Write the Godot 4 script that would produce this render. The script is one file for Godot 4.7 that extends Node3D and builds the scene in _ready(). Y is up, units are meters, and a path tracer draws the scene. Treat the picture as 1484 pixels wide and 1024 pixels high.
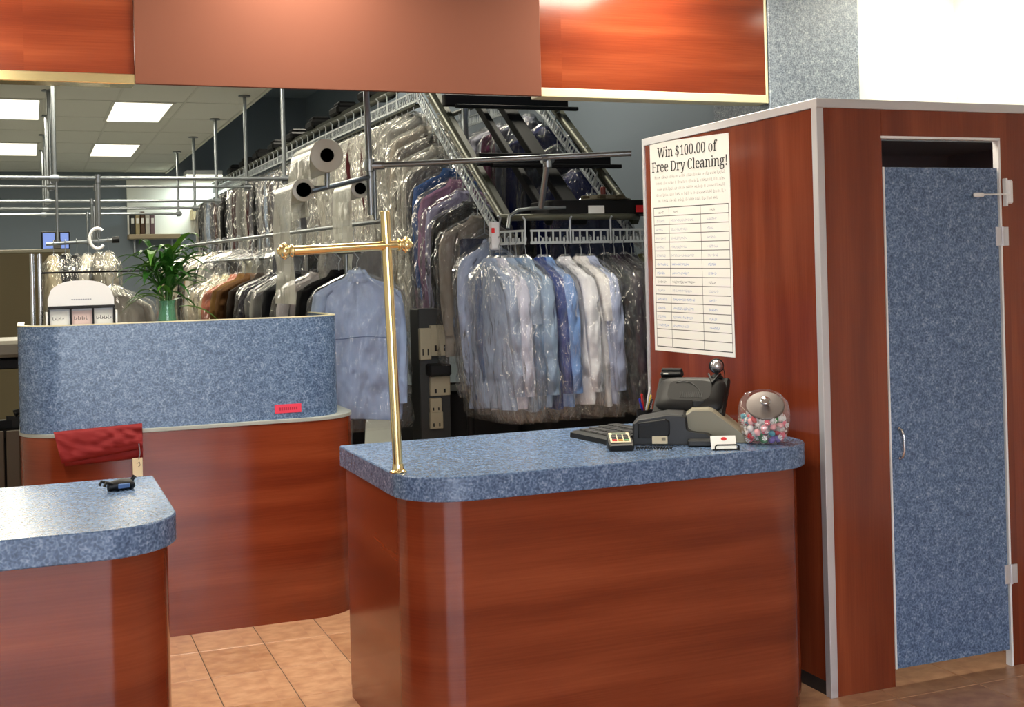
extends Node3D
# A dry cleaner's front counter. x runs along the counters, -z into the shop, y up; metres.

const F := 1785.5
const CAM := Vector3(0, 1.73, 0)
var cam_basis: Basis
var O := Vector3.ZERO        # origin of the thing that is being built
var SW := false              # swap u and v (vertical grain)
var M := {}
var used := {}
var mesh_cache := {}
var rng := RandomNumberGenerator.new()

# ---------- pixels of the photograph to directions ----------
func px(x: float, y: float, axis: int, val: float) -> Vector3:
	var d: Vector3 = cam_basis * Vector3((x - 742.0) / F, -(y - 390.0) / F, -1.0)
	var t: float = (val - CAM[axis]) / d[axis]
	return CAM + d * t

# ---------- nodes ----------
func numbered(called: String) -> String:
	var n: int = used.get(called, 0)
	used[called] = n + 1
	return called if n == 0 else "%s_%03d" % [called, n]

func thing(called: String, label: String, category: String, at := Vector3.ZERO, group := "") -> Node3D:
	var o := Node3D.new()
	o.name = numbered(called)
	add_child(o)
	o.position = at
	O = at
	o.set_meta("label", label)
	o.set_meta("category", category)
	if group != "":
		o.set_meta("group", group)
	return o

func begin() -> SurfaceTool:
	var s := SurfaceTool.new()
	s.begin(Mesh.PRIMITIVE_TRIANGLES)
	return s

func part(parent: Node3D, called: String, s, m: Material, label := "") -> MeshInstance3D:
	var o := MeshInstance3D.new()
	o.name = called
	if s is SurfaceTool:
		o.mesh = s.commit()
	else:
		o.mesh = s
	o.material_override = m
	parent.add_child(o, true)
	if label != "":
		o.set_meta("label", label)
	return o

func struct(called: String, s: SurfaceTool, m: Material) -> MeshInstance3D:
	var o := MeshInstance3D.new()
	o.name = numbered(called)
	o.mesh = s.commit()
	o.material_override = m
	add_child(o)
	o.set_meta("kind", "structure")
	return o

# ---------- shapes ----------
func tri(s: SurfaceTool, a: Vector3, b: Vector3, c: Vector3, na: Vector3, nb: Vector3, nc: Vector3, ua: Vector2, ub: Vector2, uc: Vector2) -> void:
	var g := (b - a).cross(c - a)
	if g.dot(na + nb + nc) > 0:
		var t := b; b = c; c = t
		t = nb; nb = nc; nc = t
		var u := ub; ub = uc; uc = u
	if SW:
		ua = Vector2(ua.y, ua.x); ub = Vector2(ub.y, ub.x); uc = Vector2(uc.y, uc.x)
	s.set_normal(na); s.set_uv(ua); s.add_vertex(a - O)
	s.set_normal(nb); s.set_uv(ub); s.add_vertex(b - O)
	s.set_normal(nc); s.set_uv(uc); s.add_vertex(c - O)

func quad(s: SurfaceTool, a: Vector3, b: Vector3, c: Vector3, d: Vector3, n: Vector3, ua := Vector2(0, 0), ub := Vector2(1, 0), uc := Vector2(1, 1), ud := Vector2(0, 1)) -> void:
	tri(s, a, b, c, n, n, n, ua, ub, uc)
	tri(s, a, c, d, n, n, n, ua, uc, ud)

func fuv(p: Vector3, n: Vector3) -> Vector2:
	var a := n.abs()
	if a.z >= a.x and a.z >= a.y: return Vector2(p.x, p.y)
	if a.x >= a.y: return Vector2(p.z, p.y)
	return Vector2(p.x, p.z)

# box from corner to corner with chamfer b, moved by xf
func bx(s: SurfaceTool, lo: Vector3, hi: Vector3, b := 0.0, xf := Transform3D.IDENTITY) -> void:
	var c := (lo + hi) / 2
	var h := (hi - lo).abs() / 2
	b = minf(b, minf(h.x, minf(h.y, h.z)) * 0.9)
	for ax in 3:
		var i := (ax + 1) % 3
		var j := (ax + 2) % 3
		for sg in [-1.0, 1.0]:
			var n := Vector3.ZERO; n[ax] = sg
			var q := []
			for k in [[-1, -1], [1, -1], [1, 1], [-1, 1]]:
				var p := Vector3.ZERO
				p[ax] = sg * h[ax]; p[i] = k[0] * (h[i] - b); p[j] = k[1] * (h[j] - b)
				q.append(p)
			_q(s, q, n, c, xf)
			if b > 0:
				for sg2 in [-1.0, 1.0]:      # edge between face ax and face i
					var e := Vector3.ZERO; e[ax] = sg; e[i] = sg2
					var r := []
					for k in [[0, -1], [0, 1], [1, 1], [1, -1]]:
						var p := Vector3.ZERO
						p[ax] = sg * (h[ax] - (b if k[0] == 1 else 0.0)); p[i] = sg2 * (h[i] - (b if k[0] == 0 else 0.0)); p[j] = k[1] * (h[j] - b)
						r.append(p)
					_q(s, r, e.normalized(), c, xf)
	if b > 0:
		for sx in [-1.0, 1.0]:
			for sy in [-1.0, 1.0]:
				for sz in [-1.0, 1.0]:
					var n := Vector3(sx, sy, sz)
					var p0 := Vector3(sx * h.x, sy * (h.y - b), sz * (h.z - b)) + c
					var p1 := Vector3(sx * (h.x - b), sy * h.y, sz * (h.z - b)) + c
					var p2 := Vector3(sx * (h.x - b), sy * (h.y - b), sz * h.z) + c
					var nn := (xf.basis * n).normalized()
					tri(s, xf * p0, xf * p1, xf * p2, nn, nn, nn, Vector2(p0.x, p0.y), Vector2(p1.x, p1.y), Vector2(p2.x, p2.y))

func _q(s: SurfaceTool, q: Array, n: Vector3, c: Vector3, xf: Transform3D) -> void:
	var nn := (xf.basis * n).normalized()
	var a: Vector3 = q[0] + c; var b: Vector3 = q[1] + c; var d: Vector3 = q[2] + c; var e: Vector3 = q[3] + c
	quad(s, xf * a, xf * b, xf * d, xf * e, nn, fuv(a, n), fuv(b, n), fuv(d, n), fuv(e, n))

# skin over closed rings (each the same number of points)
func loft(s: SurfaceTool, rings: Array, cap0 := true, cap1 := true, xf := Transform3D.IDENTITY) -> void:
	var m := rings.size()
	var n: int = rings[0].size()
	var cs := []
	for r in rings:
		var c := Vector3.ZERO
		for p in r: c += p
		cs.append(c / n)
	var nr := []
	var vote := 0.0
	for i in m:
		var row := PackedVector3Array()
		for k in n:
			var du: Vector3 = rings[i][(k + 1) % n] - rings[i][(k + n - 1) % n]
			var dv: Vector3 = rings[mini(i + 1, m - 1)][k] - rings[maxi(i - 1, 0)][k]
			var g := du.cross(dv)
			if g.length() < 1e-12:
				g = rings[i][k] - cs[i] + Vector3(0, 1e-6, 0)
				row.append(g.normalized()); continue
			vote += signf(g.dot(rings[i][k] - cs[i]))
			row.append(g.normalized())
		nr.append(row)
	var sg := signf(vote) if vote != 0 else 1.0
	var len := 0.0
	var vv := [0.0]
	for i in range(1, m):
		len += cs[i].distance_to(cs[i - 1]); vv.append(len)
	var uu := [0.0]
	var mid: int = m / 2
	for k in n: uu.append(uu[k] + rings[mid][k].distance_to(rings[mid][(k + 1) % n]))
	for i in m - 1:
		for k in n:
			var k2 := (k + 1) % n
			var a: Vector3 = xf * rings[i][k]; var b: Vector3 = xf * rings[i][k2]; var c: Vector3 = xf * rings[i + 1][k2]; var d: Vector3 = xf * rings[i + 1][k]
			var na: Vector3 = xf.basis * nr[i][k] * sg; var nb: Vector3 = xf.basis * nr[i][k2] * sg; var nc: Vector3 = xf.basis * nr[i + 1][k2] * sg; var nd: Vector3 = xf.basis * nr[i + 1][k] * sg
			var ua := Vector2(uu[k], vv[i]); var ub := Vector2(uu[k + 1], vv[i]); var uc := Vector2(uu[k + 1], vv[i + 1]); var ud := Vector2(uu[k], vv[i + 1])
			tri(s, a, b, c, na, nb, nc, ua, ub, uc)
			tri(s, a, c, d, na, nc, nd, ua, uc, ud)
	for e in [[cap0, 0, 1], [cap1, m - 1, m - 2]]:
		if e[0]:
			var nn: Vector3 = xf.basis * (cs[e[1]] - cs[e[2]])
			if nn.length() < 1e-9: nn = Vector3.UP
			nn = nn.normalized()
			var cc: Vector3 = xf * cs[e[1]]
			for k in n:
				var a: Vector3 = xf * rings[e[1]][k]; var b: Vector3 = xf * rings[e[1]][(k + 1) % n]
				tri(s, cc, a, b, nn, nn, nn, fuv(cc, nn), fuv(a, nn), fuv(b, nn))

func circle(c: Vector3, ax: Vector3, r: float, n: int) -> PackedVector3Array:
	var u := ax.cross(Vector3.UP if absf(ax.y) < 0.9 else Vector3.RIGHT).normalized()
	var v := ax.cross(u).normalized()
	var out := PackedVector3Array()
	for k in n: out.append(c + u * cos(TAU * k / n) * r + v * sin(TAU * k / n) * r)
	return out

func tube(s: SurfaceTool, pts: Array, r, n := 8, xf := Transform3D.IDENTITY) -> void:
	var rings := []
	var u := Vector3.ZERO
	for i in pts.size():
		var d: Vector3 = (pts[mini(i + 1, pts.size() - 1)] - pts[maxi(i - 1, 0)]).normalized()
		if u == Vector3.ZERO:
			u = d.cross(Vector3.UP if absf(d.y) < 0.9 else Vector3.RIGHT).normalized()
		else:
			u = (u - d * u.dot(d)).normalized()
		var v := d.cross(u)
		var row := PackedVector3Array()
		var rr: float = r[i] if r is Array else r
		for k in n: row.append(pts[i] + u * cos(TAU * k / n) * rr + v * sin(TAU * k / n) * rr)
		rings.append(row)
	loft(s, rings, true, true, xf)

# profile of (radius, height) turned round the y axis at `at`
func lathe(s: SurfaceTool, prof: Array, n := 20, xf := Transform3D.IDENTITY) -> void:
	var rings := []
	for p in prof:
		var row := PackedVector3Array()
		for k in n: row.append(Vector3(cos(TAU * k / n) * p[0], p[1], sin(TAU * k / n) * p[0]))
		rings.append(row)
	loft(s, rings, true, true, xf)

func ball(s: SurfaceTool, c: Vector3, r: float, n := 14, sq := Vector3.ONE) -> void:
	var prof := []
	for i in range(0, 11):
		var a := PI * i / 10.0 - PI / 2
		prof.append([maxf(r * cos(a), r * 0.002), r * sin(a)])
	lathe(s, prof, n, Transform3D(Basis.from_scale(sq), c))

# polygon with rounded corners: points [Vector2, radius]
func rpoly(pts: Array, seg := 10) -> PackedVector2Array:
	var out := PackedVector2Array()
	var n := pts.size()
	for i in n:
		var p: Vector2 = pts[i][0]
		var r: float = pts[i][1]
		if r <= 0.0:
			out.append(p); continue
		var a: Vector2 = (pts[(i + n - 1) % n][0] - p).normalized()
		var b: Vector2 = (pts[(i + 1) % n][0] - p).normalized()
		var half := acos(clampf(a.dot(b), -1, 1)) / 2
		var t := r / tan(half)
		var c := p + (a + b).normalized() * (r / sin(half))
		var s0 := (p + a * t - c).angle()
		var s1 := (p + b * t - c).angle()
		var da := wrapf(s1 - s0, -PI, PI)
		for k in seg + 1: out.append(c + Vector2.from_angle(s0 + da * k / seg) * r)
	return out

# upright prism over a polygon in (x, z); ease = softened upper and lower edge
func prism(s: SurfaceTool, poly: PackedVector2Array, y0: float, y1: float, ease := 0.0, capped := true) -> void:
	var n := poly.size()
	var en := []      # edge normals
	var ul := [0.0]
	var area := 0.0
	for i in n: area += poly[i].cross(poly[(i + 1) % n])
	for i in n:
		var d := poly[(i + 1) % n] - poly[i]
		en.append(Vector2(d.y, -d.x).normalized() * signf(area))
		ul.append(ul[i] + d.length())
	var vn := []      # normals at the start and the end of every edge
	for i in n:
		var p: Vector2 = en[(i + n - 1) % n]
		var q: Vector2 = en[i]
		vn.append((p + q).normalized() if p.dot(q) > 0.8 else Vector2.ZERO)
	var ys := [[y0, 0.0], [y1, 0.0]] if ease == 0 else [[y0, ease], [y0 + ease, 0.0], [y1 - ease, 0.0], [y1, ease]]
	for l in ys.size() - 1:
		for i in n:
			var j := (i + 1) % n
			var n0: Vector2 = vn[i] if vn[i] != Vector2.ZERO else en[i]
			var n1: Vector2 = vn[j] if vn[j] != Vector2.ZERO else en[i]
			var i0: Vector2 = vn[i] if vn[i] != Vector2.ZERO else (en[i] + en[(i + n - 1) % n])
			var i1: Vector2 = vn[j] if vn[j] != Vector2.ZERO else (en[i] + en[j])
			var a: Vector2 = poly[i] - i0 * ys[l][1]; var b: Vector2 = poly[j] - i1 * ys[l][1]
			var c: Vector2 = poly[j] - i1 * ys[l + 1][1]; var d: Vector2 = poly[i] - i0 * ys[l + 1][1]
			var up := 0.0
			if ys[l][1] > ys[l + 1][1]: up = -0.7
			elif ys[l][1] < ys[l + 1][1]: up = 0.7
			var m0 := Vector3(n0.x, up, n0.y).normalized(); var m1 := Vector3(n1.x, up, n1.y).normalized()
			var A := Vector3(a.x, ys[l][0], a.y); var B := Vector3(b.x, ys[l][0], b.y); var C := Vector3(c.x, ys[l + 1][0], c.y); var D := Vector3(d.x, ys[l + 1][0], d.y)
			tri(s, A, B, C, m0, m1, m1, Vector2(ul[i], A.y), Vector2(ul[i + 1], B.y), Vector2(ul[i + 1], C.y))
			tri(s, A, C, D, m0, m1, m0, Vector2(ul[i], A.y), Vector2(ul[i + 1], C.y), Vector2(ul[i], D.y))
	if capped:
		var ins := PackedVector2Array()
		for i in n:
			var i0: Vector2 = vn[i] if vn[i] != Vector2.ZERO else (en[i] + en[(i + n - 1) % n])
			ins.append(poly[i] - i0 * ease)
		var idx := Geometry2D.triangulate_polygon(ins)
		for k in range(0, idx.size(), 3):
			for e in [[y0, Vector3.DOWN], [y1, Vector3.UP]]:
				var a := ins[idx[k]]; var b := ins[idx[k + 1]]; var c := ins[idx[k + 2]]
				tri(s, Vector3(a.x, e[0], a.y), Vector3(b.x, e[0], b.y), Vector3(c.x, e[0], c.y), e[1], e[1], e[1], a, b, c)

# a screen of even thickness that follows a path in (x, z)
func band(s: SurfaceTool, path: PackedVector2Array, th: float, y0: float, y1: float) -> void:
	var n := path.size()
	var rings := []
	for i in n:
		var d := (path[mini(i + 1, n - 1)] - path[maxi(i - 1, 0)]).normalized()
		var q := Vector2(-d.y, d.x) * th / 2
		rings.append([path[i] + q, path[i] - q, q.normalized()])
	var u := 0.0
	for i in n - 1:
		var u2 := u + path[i].distance_to(path[i + 1])
		for e in [0, 1]:
			var sg := 1.0 if e == 0 else -1.0
			var a: Vector2 = rings[i][e]; var b: Vector2 = rings[i + 1][e]
			var na := Vector3(rings[i][2].x * sg, 0, rings[i][2].y * sg); var nb := Vector3(rings[i + 1][2].x * sg, 0, rings[i + 1][2].y * sg)
			var A := Vector3(a.x, y0, a.y); var B := Vector3(b.x, y0, b.y); var C := Vector3(b.x, y1, b.y); var D := Vector3(a.x, y1, a.y)
			tri(s, A, B, C, na, nb, nb, Vector2(u, y0), Vector2(u2, y0), Vector2(u2, y1))
			tri(s, A, C, D, na, nb, na, Vector2(u, y0), Vector2(u2, y1), Vector2(u, y1))
		for e in [[y0, Vector3.DOWN], [y1, Vector3.UP]]:
			var a: Vector2 = rings[i][0]; var b: Vector2 = rings[i + 1][0]; var c: Vector2 = rings[i + 1][1]; var d: Vector2 = rings[i][1]
			quad(s, Vector3(a.x, e[0], a.y), Vector3(b.x, e[0], b.y), Vector3(c.x, e[0], c.y), Vector3(d.x, e[0], d.y), e[1], a, b, c, d)
		u = u2
	for e in [[0, 1], [n - 1, n - 2]]:
		var d: Vector2 = (path[e[0]] - path[e[1]]).normalized()
		var a: Vector2 = rings[e[0]][0]; var b: Vector2 = rings[e[0]][1]
		quad(s, Vector3(a.x, y0, a.y), Vector3(b.x, y0, b.y), Vector3(b.x, y1, b.y), Vector3(a.x, y1, a.y), Vector3(d.x, 0, d.y))

func text(parent: Node3D, called: String, words: String, face: String, xf: Transform3D, width: float, height: float, m: Material) -> void:
	var f := SystemFont.new()
	f.font_names = PackedStringArray([face])
	var t := TextMesh.new()
	t.text = words
	t.font = f
	t.font_size = 48
	t.pixel_size = 0.01
	t.depth = 0.02
	t.curve_step = 2.0
	var box := t.get_aabb()
	var o := MeshInstance3D.new()
	o.name = called
	o.mesh = t
	o.material_override = m
	var sx := width / maxf(box.size.x, 0.001)
	var sy := height / maxf(box.size.y, 0.001)
	o.transform = xf * Transform3D(Basis.from_scale(Vector3(sx, sy, 0.02)), Vector3(-box.get_center().x * sx, -box.get_center().y * sy, 0))
	parent.add_child(o, true)

# ---------- materials ----------
func mat(called: String, c: Color, rough := 0.6, metal := 0.0, spec := 0.5) -> StandardMaterial3D:
	var m := StandardMaterial3D.new()
	m.resource_name = called
	m.albedo_color = c
	m.roughness = rough
	m.metallic = metal
	m.metallic_specular = spec
	M[called] = m
	return m

func noise(freq: float, seed_: int, kind := FastNoiseLite.TYPE_SIMPLEX_SMOOTH, oct := 3) -> FastNoiseLite:
	var f := FastNoiseLite.new()
	f.noise_type = kind
	f.frequency = freq
	f.seed = seed_
	f.fractal_type = FastNoiseLite.FRACTAL_FBM if oct > 1 else FastNoiseLite.FRACTAL_NONE
	f.fractal_octaves = oct
	return f

# colour between three tones by a value per pixel
func toned(w: int, h: int, fn: Callable, ramp: Gradient) -> ImageTexture:
	var lut := []
	for i in 256: lut.append(ramp.sample(i / 255.0))
	var d := PackedByteArray()
	d.resize(w * h * 3)
	var k := 0
	for y in h:
		for x in w:
			var c: Color = lut[clampi(int(fn.call(x, y) * 255.0), 0, 255)]
			d[k] = c.r8; d[k + 1] = c.g8; d[k + 2] = c.b8
			k += 3
	return ImageTexture.create_from_image(Image.create_from_data(w, h, false, Image.FORMAT_RGB8, d))

func ramp(stops: Array) -> Gradient:
	var g := Gradient.new()
	var o := PackedFloat32Array()
	var c := PackedColorArray()
	for s in stops:
		o.append(s[0]); c.append(s[1])
	g.offsets = o
	g.colors = c
	return g

func make_materials() -> void:
	# cherry laminate: fine streaks and slow bands along u (2.6 m x 1.3 m)
	var n1 := noise(1.0, 3); var n2 := noise(1.0, 8); var n3 := noise(1.0, 15)
	var wood_fn := func(x, y):
		var w: float = n3.get_noise_2d(x * 0.003, y * 0.008) * 8.0
		var b: float = n1.get_noise_2d(x * 0.0011, (y + w) * 0.012)
		var f: float = n2.get_noise_2d(x * 0.006, y * 0.30)
		return 0.5 + b * 0.55 + f * 0.15
	var wood := toned(1024, 512, wood_fn, ramp([[0.0, Color(0.375, 0.145, 0.085)], [0.35, Color(0.435, 0.18, 0.10)], [0.65, Color(0.49, 0.22, 0.125)], [1.0, Color(0.555, 0.275, 0.16)]]))
	var m := mat("cherry_laminate", Color.WHITE, 0.14)
	m.albedo_texture = wood
	m.uv1_scale = Vector3(1 / 2.6, 1 / 1.3, 1)
	m.metallic_specular = 0.5
	# speckled blue laminate (0.7 m square)
	var c1 := noise(0.055, 4, FastNoiseLite.TYPE_SIMPLEX_SMOOTH, 2); var c2 := noise(0.028, 9, FastNoiseLite.TYPE_SIMPLEX_SMOOTH, 2)
	var i1 := c1.get_seamless_image(512, 512); var i2 := c2.get_seamless_image(512, 512)
	var c3 := noise(0.11, 12, FastNoiseLite.TYPE_SIMPLEX_SMOOTH, 1)
	var i3 := c3.get_seamless_image(512, 512)
	var b1 := i1.get_data(); var b2 := i2.get_data(); var b3 := i3.get_data()
	var speck := func(x, y):
		var k: int = y * 512 + x
		var r: float = 1.0 - absf(b1[k] / 127.5 - 1.0) * 2.2       # worm-like flecks
		return 0.25 + maxf(r, 0.0) * 0.38 + (b2[k] / 255.0 - 0.5) * 0.35 + (b3[k] / 255.0 - 0.5) * 0.35
	var blue := ramp([[0.0, Color(0.24, 0.325, 0.425)], [0.3, Color(0.325, 0.425, 0.54)], [0.6, Color(0.44, 0.545, 0.66)], [1.0, Color(0.73, 0.80, 0.88)]])
	m = mat("blue_speckle", Color(0.94, 0.92, 0.95), 0.26)
	m.albedo_texture = toned(512, 512, speck, blue)
	m.uv1_scale = Vector3(1 / 0.7, 1 / 0.7, 1)
	var grey := ramp([[0.0, Color(0.33, 0.36, 0.41)], [0.35, Color(0.44, 0.48, 0.53)], [0.65, Color(0.57, 0.61, 0.65)], [1.0, Color(0.80, 0.82, 0.84)]])
	m = mat("grey_speckle", Color.WHITE, 0.35)
	m.albedo_texture = toned(512, 512, speck, grey)
	m.uv1_scale = Vector3(1 / 0.7, 1 / 0.7, 1)
	# clay floor tiles, four tones
	var t1 := noise(0.02, 21, FastNoiseLite.TYPE_SIMPLEX_SMOOTH, 4)
	for k in 4:
		var off := k * 700
		var tile_fn := func(x, y): return 0.5 + t1.get_noise_2d(x + off, y * 1.4) * 0.75
		m = mat("clay_tile_%d" % k, Color.WHITE, 0.28)
		var d: float = [0.0, 0.02, -0.02, 0.035][k]
		m.albedo_texture = toned(128, 128, tile_fn, ramp([[0.0, Color(0.62 + d, 0.445 + d, 0.335 + d)], [0.5, Color(0.695 + d, 0.52 + d, 0.395 + d)], [1.0, Color(0.76 + d, 0.59 + d, 0.46 + d)]]))
		m.uv1_scale = Vector3(1 / 0.305, 1 / 0.305, 1)
	mat("grout", Color(0.36, 0.31, 0.27), 0.9)
	mat("panel_brown", Color(0.42, 0.255, 0.20), 0.85, 0.0, 0.3)
	mat("aluminium", Color(0.80, 0.80, 0.82), 0.42, 0.55)
	mat("cream_trim", Color(0.83, 0.80, 0.66), 0.35)
	mat("grey_wall", Color(0.45, 0.49, 0.53), 0.8)
	mat("white_wall", Color(0.90, 0.90, 0.87), 0.8)
	mat("shop_wall", Color(0.78, 0.77, 0.73), 0.8)
	mat("ceiling_white", Color(0.86, 0.86, 0.83), 0.9)
	mat("tbar", Color(0.82, 0.82, 0.79), 0.8)
	mat("grey_vinyl", Color(0.60, 0.60, 0.57), 0.5)
	mat("booth_lining", Color(0.45, 0.49, 0.53), 0.8)
	mat("black_plastic", Color(0.045, 0.047, 0.052), 0.48, 0.0, 0.4)
	mat("grey_plastic", Color(0.11, 0.115, 0.125), 0.45)
	mat("beige_plastic", Color(0.52, 0.50, 0.43), 0.5)
	mat("white_plastic", Color(0.88, 0.88, 0.88), 0.35)
	mat("black_steel", Color(0.035, 0.035, 0.04), 0.6, 0.0, 0.35)
	mat("steel", Color(0.62, 0.64, 0.66), 0.3, 1.0)
	mat("zinc", Color(0.55, 0.57, 0.58), 0.34, 0.9)
	mat("galvanised", Color(0.74, 0.76, 0.77), 0.42, 0.6)
	mat("chrome", Color(0.82, 0.83, 0.85), 0.12, 1.0)
	mat("brass", Color(0.95, 0.88, 0.66), 0.18, 1.0)
	mat("paper", Color(0.93, 0.93, 0.91), 0.8)
	mat("ink", Color(0.10, 0.11, 0.14), 0.8)
	mat("red_ink", Color(0.80, 0.12, 0.14), 0.7)
	mat("pink_tape", Color(0.86, 0.22, 0.33), 0.6)
	mat("red_cloth", Color(0.50, 0.06, 0.075), 0.75)
	mat("tag_card", Color(0.85, 0.80, 0.68), 0.8)
	mat("olive_panel", Color(0.36, 0.32, 0.23), 0.85)
	mat("green_leaf", Color(0.13, 0.33, 0.09), 0.45)
	M.green_leaf.backlight_enabled = true
	M.green_leaf.backlight = Color(0.12, 0.25, 0.06)
	mat("light_leaf", Color(0.27, 0.47, 0.13), 0.45)
	M.light_leaf.backlight_enabled = true
	M.light_leaf.backlight = Color(0.2, 0.3, 0.08)
	mat("stem_green", Color(0.20, 0.36, 0.12), 0.5)
	mat("hanger_wire", Color(0.60, 0.62, 0.64), 0.35, 0.9)
	m = mat("lamp_glow", Color(0.95, 0.95, 0.92), 0.6)
	m.emission_enabled = true
	m.emission = Color(1.0, 0.97, 0.88)
	m.emission_energy_multiplier = 2.2
	m = mat("screen_glow", Color(0.1, 0.1, 0.12), 0.4)
	m.emission_enabled = true
	m.emission = Color(0.55, 0.66, 0.95)
	m.emission_energy_multiplier = 0.85
	# clear films and glass
	var crz := noise(0.012, 61, FastNoiseLite.TYPE_SIMPLEX_SMOOTH, 3)
	crz.fractal_type = FastNoiseLite.FRACTAL_RIDGED
	var crn := crz.get_seamless_image(512, 512)
	crn.bump_map_to_normal_map(7.0)
	var crease := ImageTexture.create_from_image(crn)
	m = mat("clear_film", Color(0.92, 0.92, 0.92, 0.03), 0.11)
	m.normal_enabled = true
	m.normal_texture = crease
	m.normal_scale = 2.2
	m.uv1_scale = Vector3(2.2, 0.6, 1)
	m.transparency = BaseMaterial3D.TRANSPARENCY_ALPHA
	m.metallic_specular = 0.5
	m = mat("milky_film", Color(0.88, 0.87, 0.83, 0.26), 0.12)
	m.normal_enabled = true
	m.normal_scale = 2.0
	m.normal_texture = crease
	m.uv1_scale = Vector3(2.0, 0.7, 1)
	m.transparency = BaseMaterial3D.TRANSPARENCY_ALPHA
	m = mat("sheet_film", Color(0.88, 0.88, 0.83, 0.55), 0.15)
	m.transparency = BaseMaterial3D.TRANSPARENCY_ALPHA
	m.normal_enabled = true
	m.normal_texture = crease
	m = mat("roll_film", Color(0.74, 0.74, 0.69), 0.25)
	m = mat("window_glass", Color(0.95, 0.97, 0.97, 0.04), 0.02)
	m.transparency = BaseMaterial3D.TRANSPARENCY_ALPHA
	m = mat("jar_plastic", Color(0.95, 0.97, 0.98, 0.06), 0.05)
	m.transparency = BaseMaterial3D.TRANSPARENCY_ALPHA
	m = mat("green_glass", Color(0.35, 0.62, 0.48, 0.45), 0.08)
	m.transparency = BaseMaterial3D.TRANSPARENCY_ALPHA

func cloth(c: Color) -> StandardMaterial3D:
	var k := "cloth_" + c.to_html(false)
	if not M.has(k):
		var m := mat(k, c, 0.85)
		m.metallic_specular = 0.3
		m.normal_enabled = true
		m.normal_texture = wrinkle()
		m.normal_scale = 2.2
		m.uv1_scale = Vector3(1.9, 1.1, 1)
	return M[k]

var wrinkle_tex: ImageTexture
func wrinkle() -> ImageTexture:
	if wrinkle_tex == null:
		var n := noise(0.011, 88, FastNoiseLite.TYPE_SIMPLEX_SMOOTH, 3)
		var im := n.get_seamless_image(256, 256)
		im.bump_map_to_normal_map(9.0)
		wrinkle_tex = ImageTexture.create_from_image(im)
	return wrinkle_tex

func _ready() -> void:
	# ----- camera -----
	var cam := Camera3D.new()
	cam.name = "camera"
	cam.position = CAM
	cam.rotation_order = EULER_ORDER_YXZ
	cam.rotation = Vector3(0.0022, -0.3735, -0.0257)
	cam.near = 0.05
	cam.far = 200.0
	cam.projection = Camera3D.PROJECTION_FRUSTUM
	cam.size = 1024.0 / F * cam.near
	cam.frustum_offset = Vector2(0, -122.0 / F * cam.near)
	cam.current = true
	add_child(cam)
	cam_basis = Basis.from_euler(Vector3(0.0022, -0.3735, -0.0257), EULER_ORDER_YXZ)
	# ----- sky and exposure -----
	var we := WorldEnvironment.new()
	we.name = "world_environment"
	var e := Environment.new()
	e.background_mode = Environment.BG_SKY
	var sky := Sky.new()
	var sm := ProceduralSkyMaterial.new()
	sm.sky_top_color = Color(0.70, 0.76, 0.84)
	sm.sky_horizon_color = Color(0.92, 0.93, 0.95)
	sm.ground_horizon_color = Color(0.70, 0.72, 0.73)
	sm.ground_bottom_color = Color(0.55, 0.55, 0.55)
	sm.energy_multiplier = 13.0
	sky.sky_material = sm
	e.sky = sky
	e.tonemap_mode = Environment.TONE_MAPPER_LINEAR
	e.tonemap_exposure = 1.0
	e.sdfgi_enabled = true
	e.ssao_enabled = true
	e.ssil_enabled = true
	we.environment = e
	add_child(we)
	rng.seed = 7
	make_materials()
	# ----- ceiling lights: a lit panel and an area light just under it -----
	for c in [[0.765, -12.62, 1.45], [-0.405, -12.62, 1.45], [0.765, -16.32, 1.5], [-0.405, -16.32, 1.5], [0.765, -8.9, 1.45], [-0.405, -8.9, 1.45]]:
		ceiling_light(c[0] + 0.27, c[1], 0.545, c[2], 5.0, "recessed fluorescent ceiling panel glowing white over the garment racks", "fluorescent panels over the racks")
	for c in [[-0.6, -5.25, 6.0], [1.2, -5.25, 5.6], [3.0, -5.25, 5.8], [4.85, -5.1, 2.0], [-0.6, -0.9, 3.2], [1.7, -0.9, 2.6]]:
		ceiling_light(c[0], c[1], 0.6, 1.2, c[2], "recessed fluorescent ceiling panel over the customer side of the counters", "fluorescent panels over the shop front")
	for z in [-8.4, -13.5]: ceiling_light(3.1, z, 0.6, 1.2, 7.0, "high fluorescent panel above the conveyor in the tall bay", "high panels above the conveyor", 4.6)
	structure()
	fixtures()
	counters()
	counter_items()
	conveyor()
	racks()
	garments()
	back_room()

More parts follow.
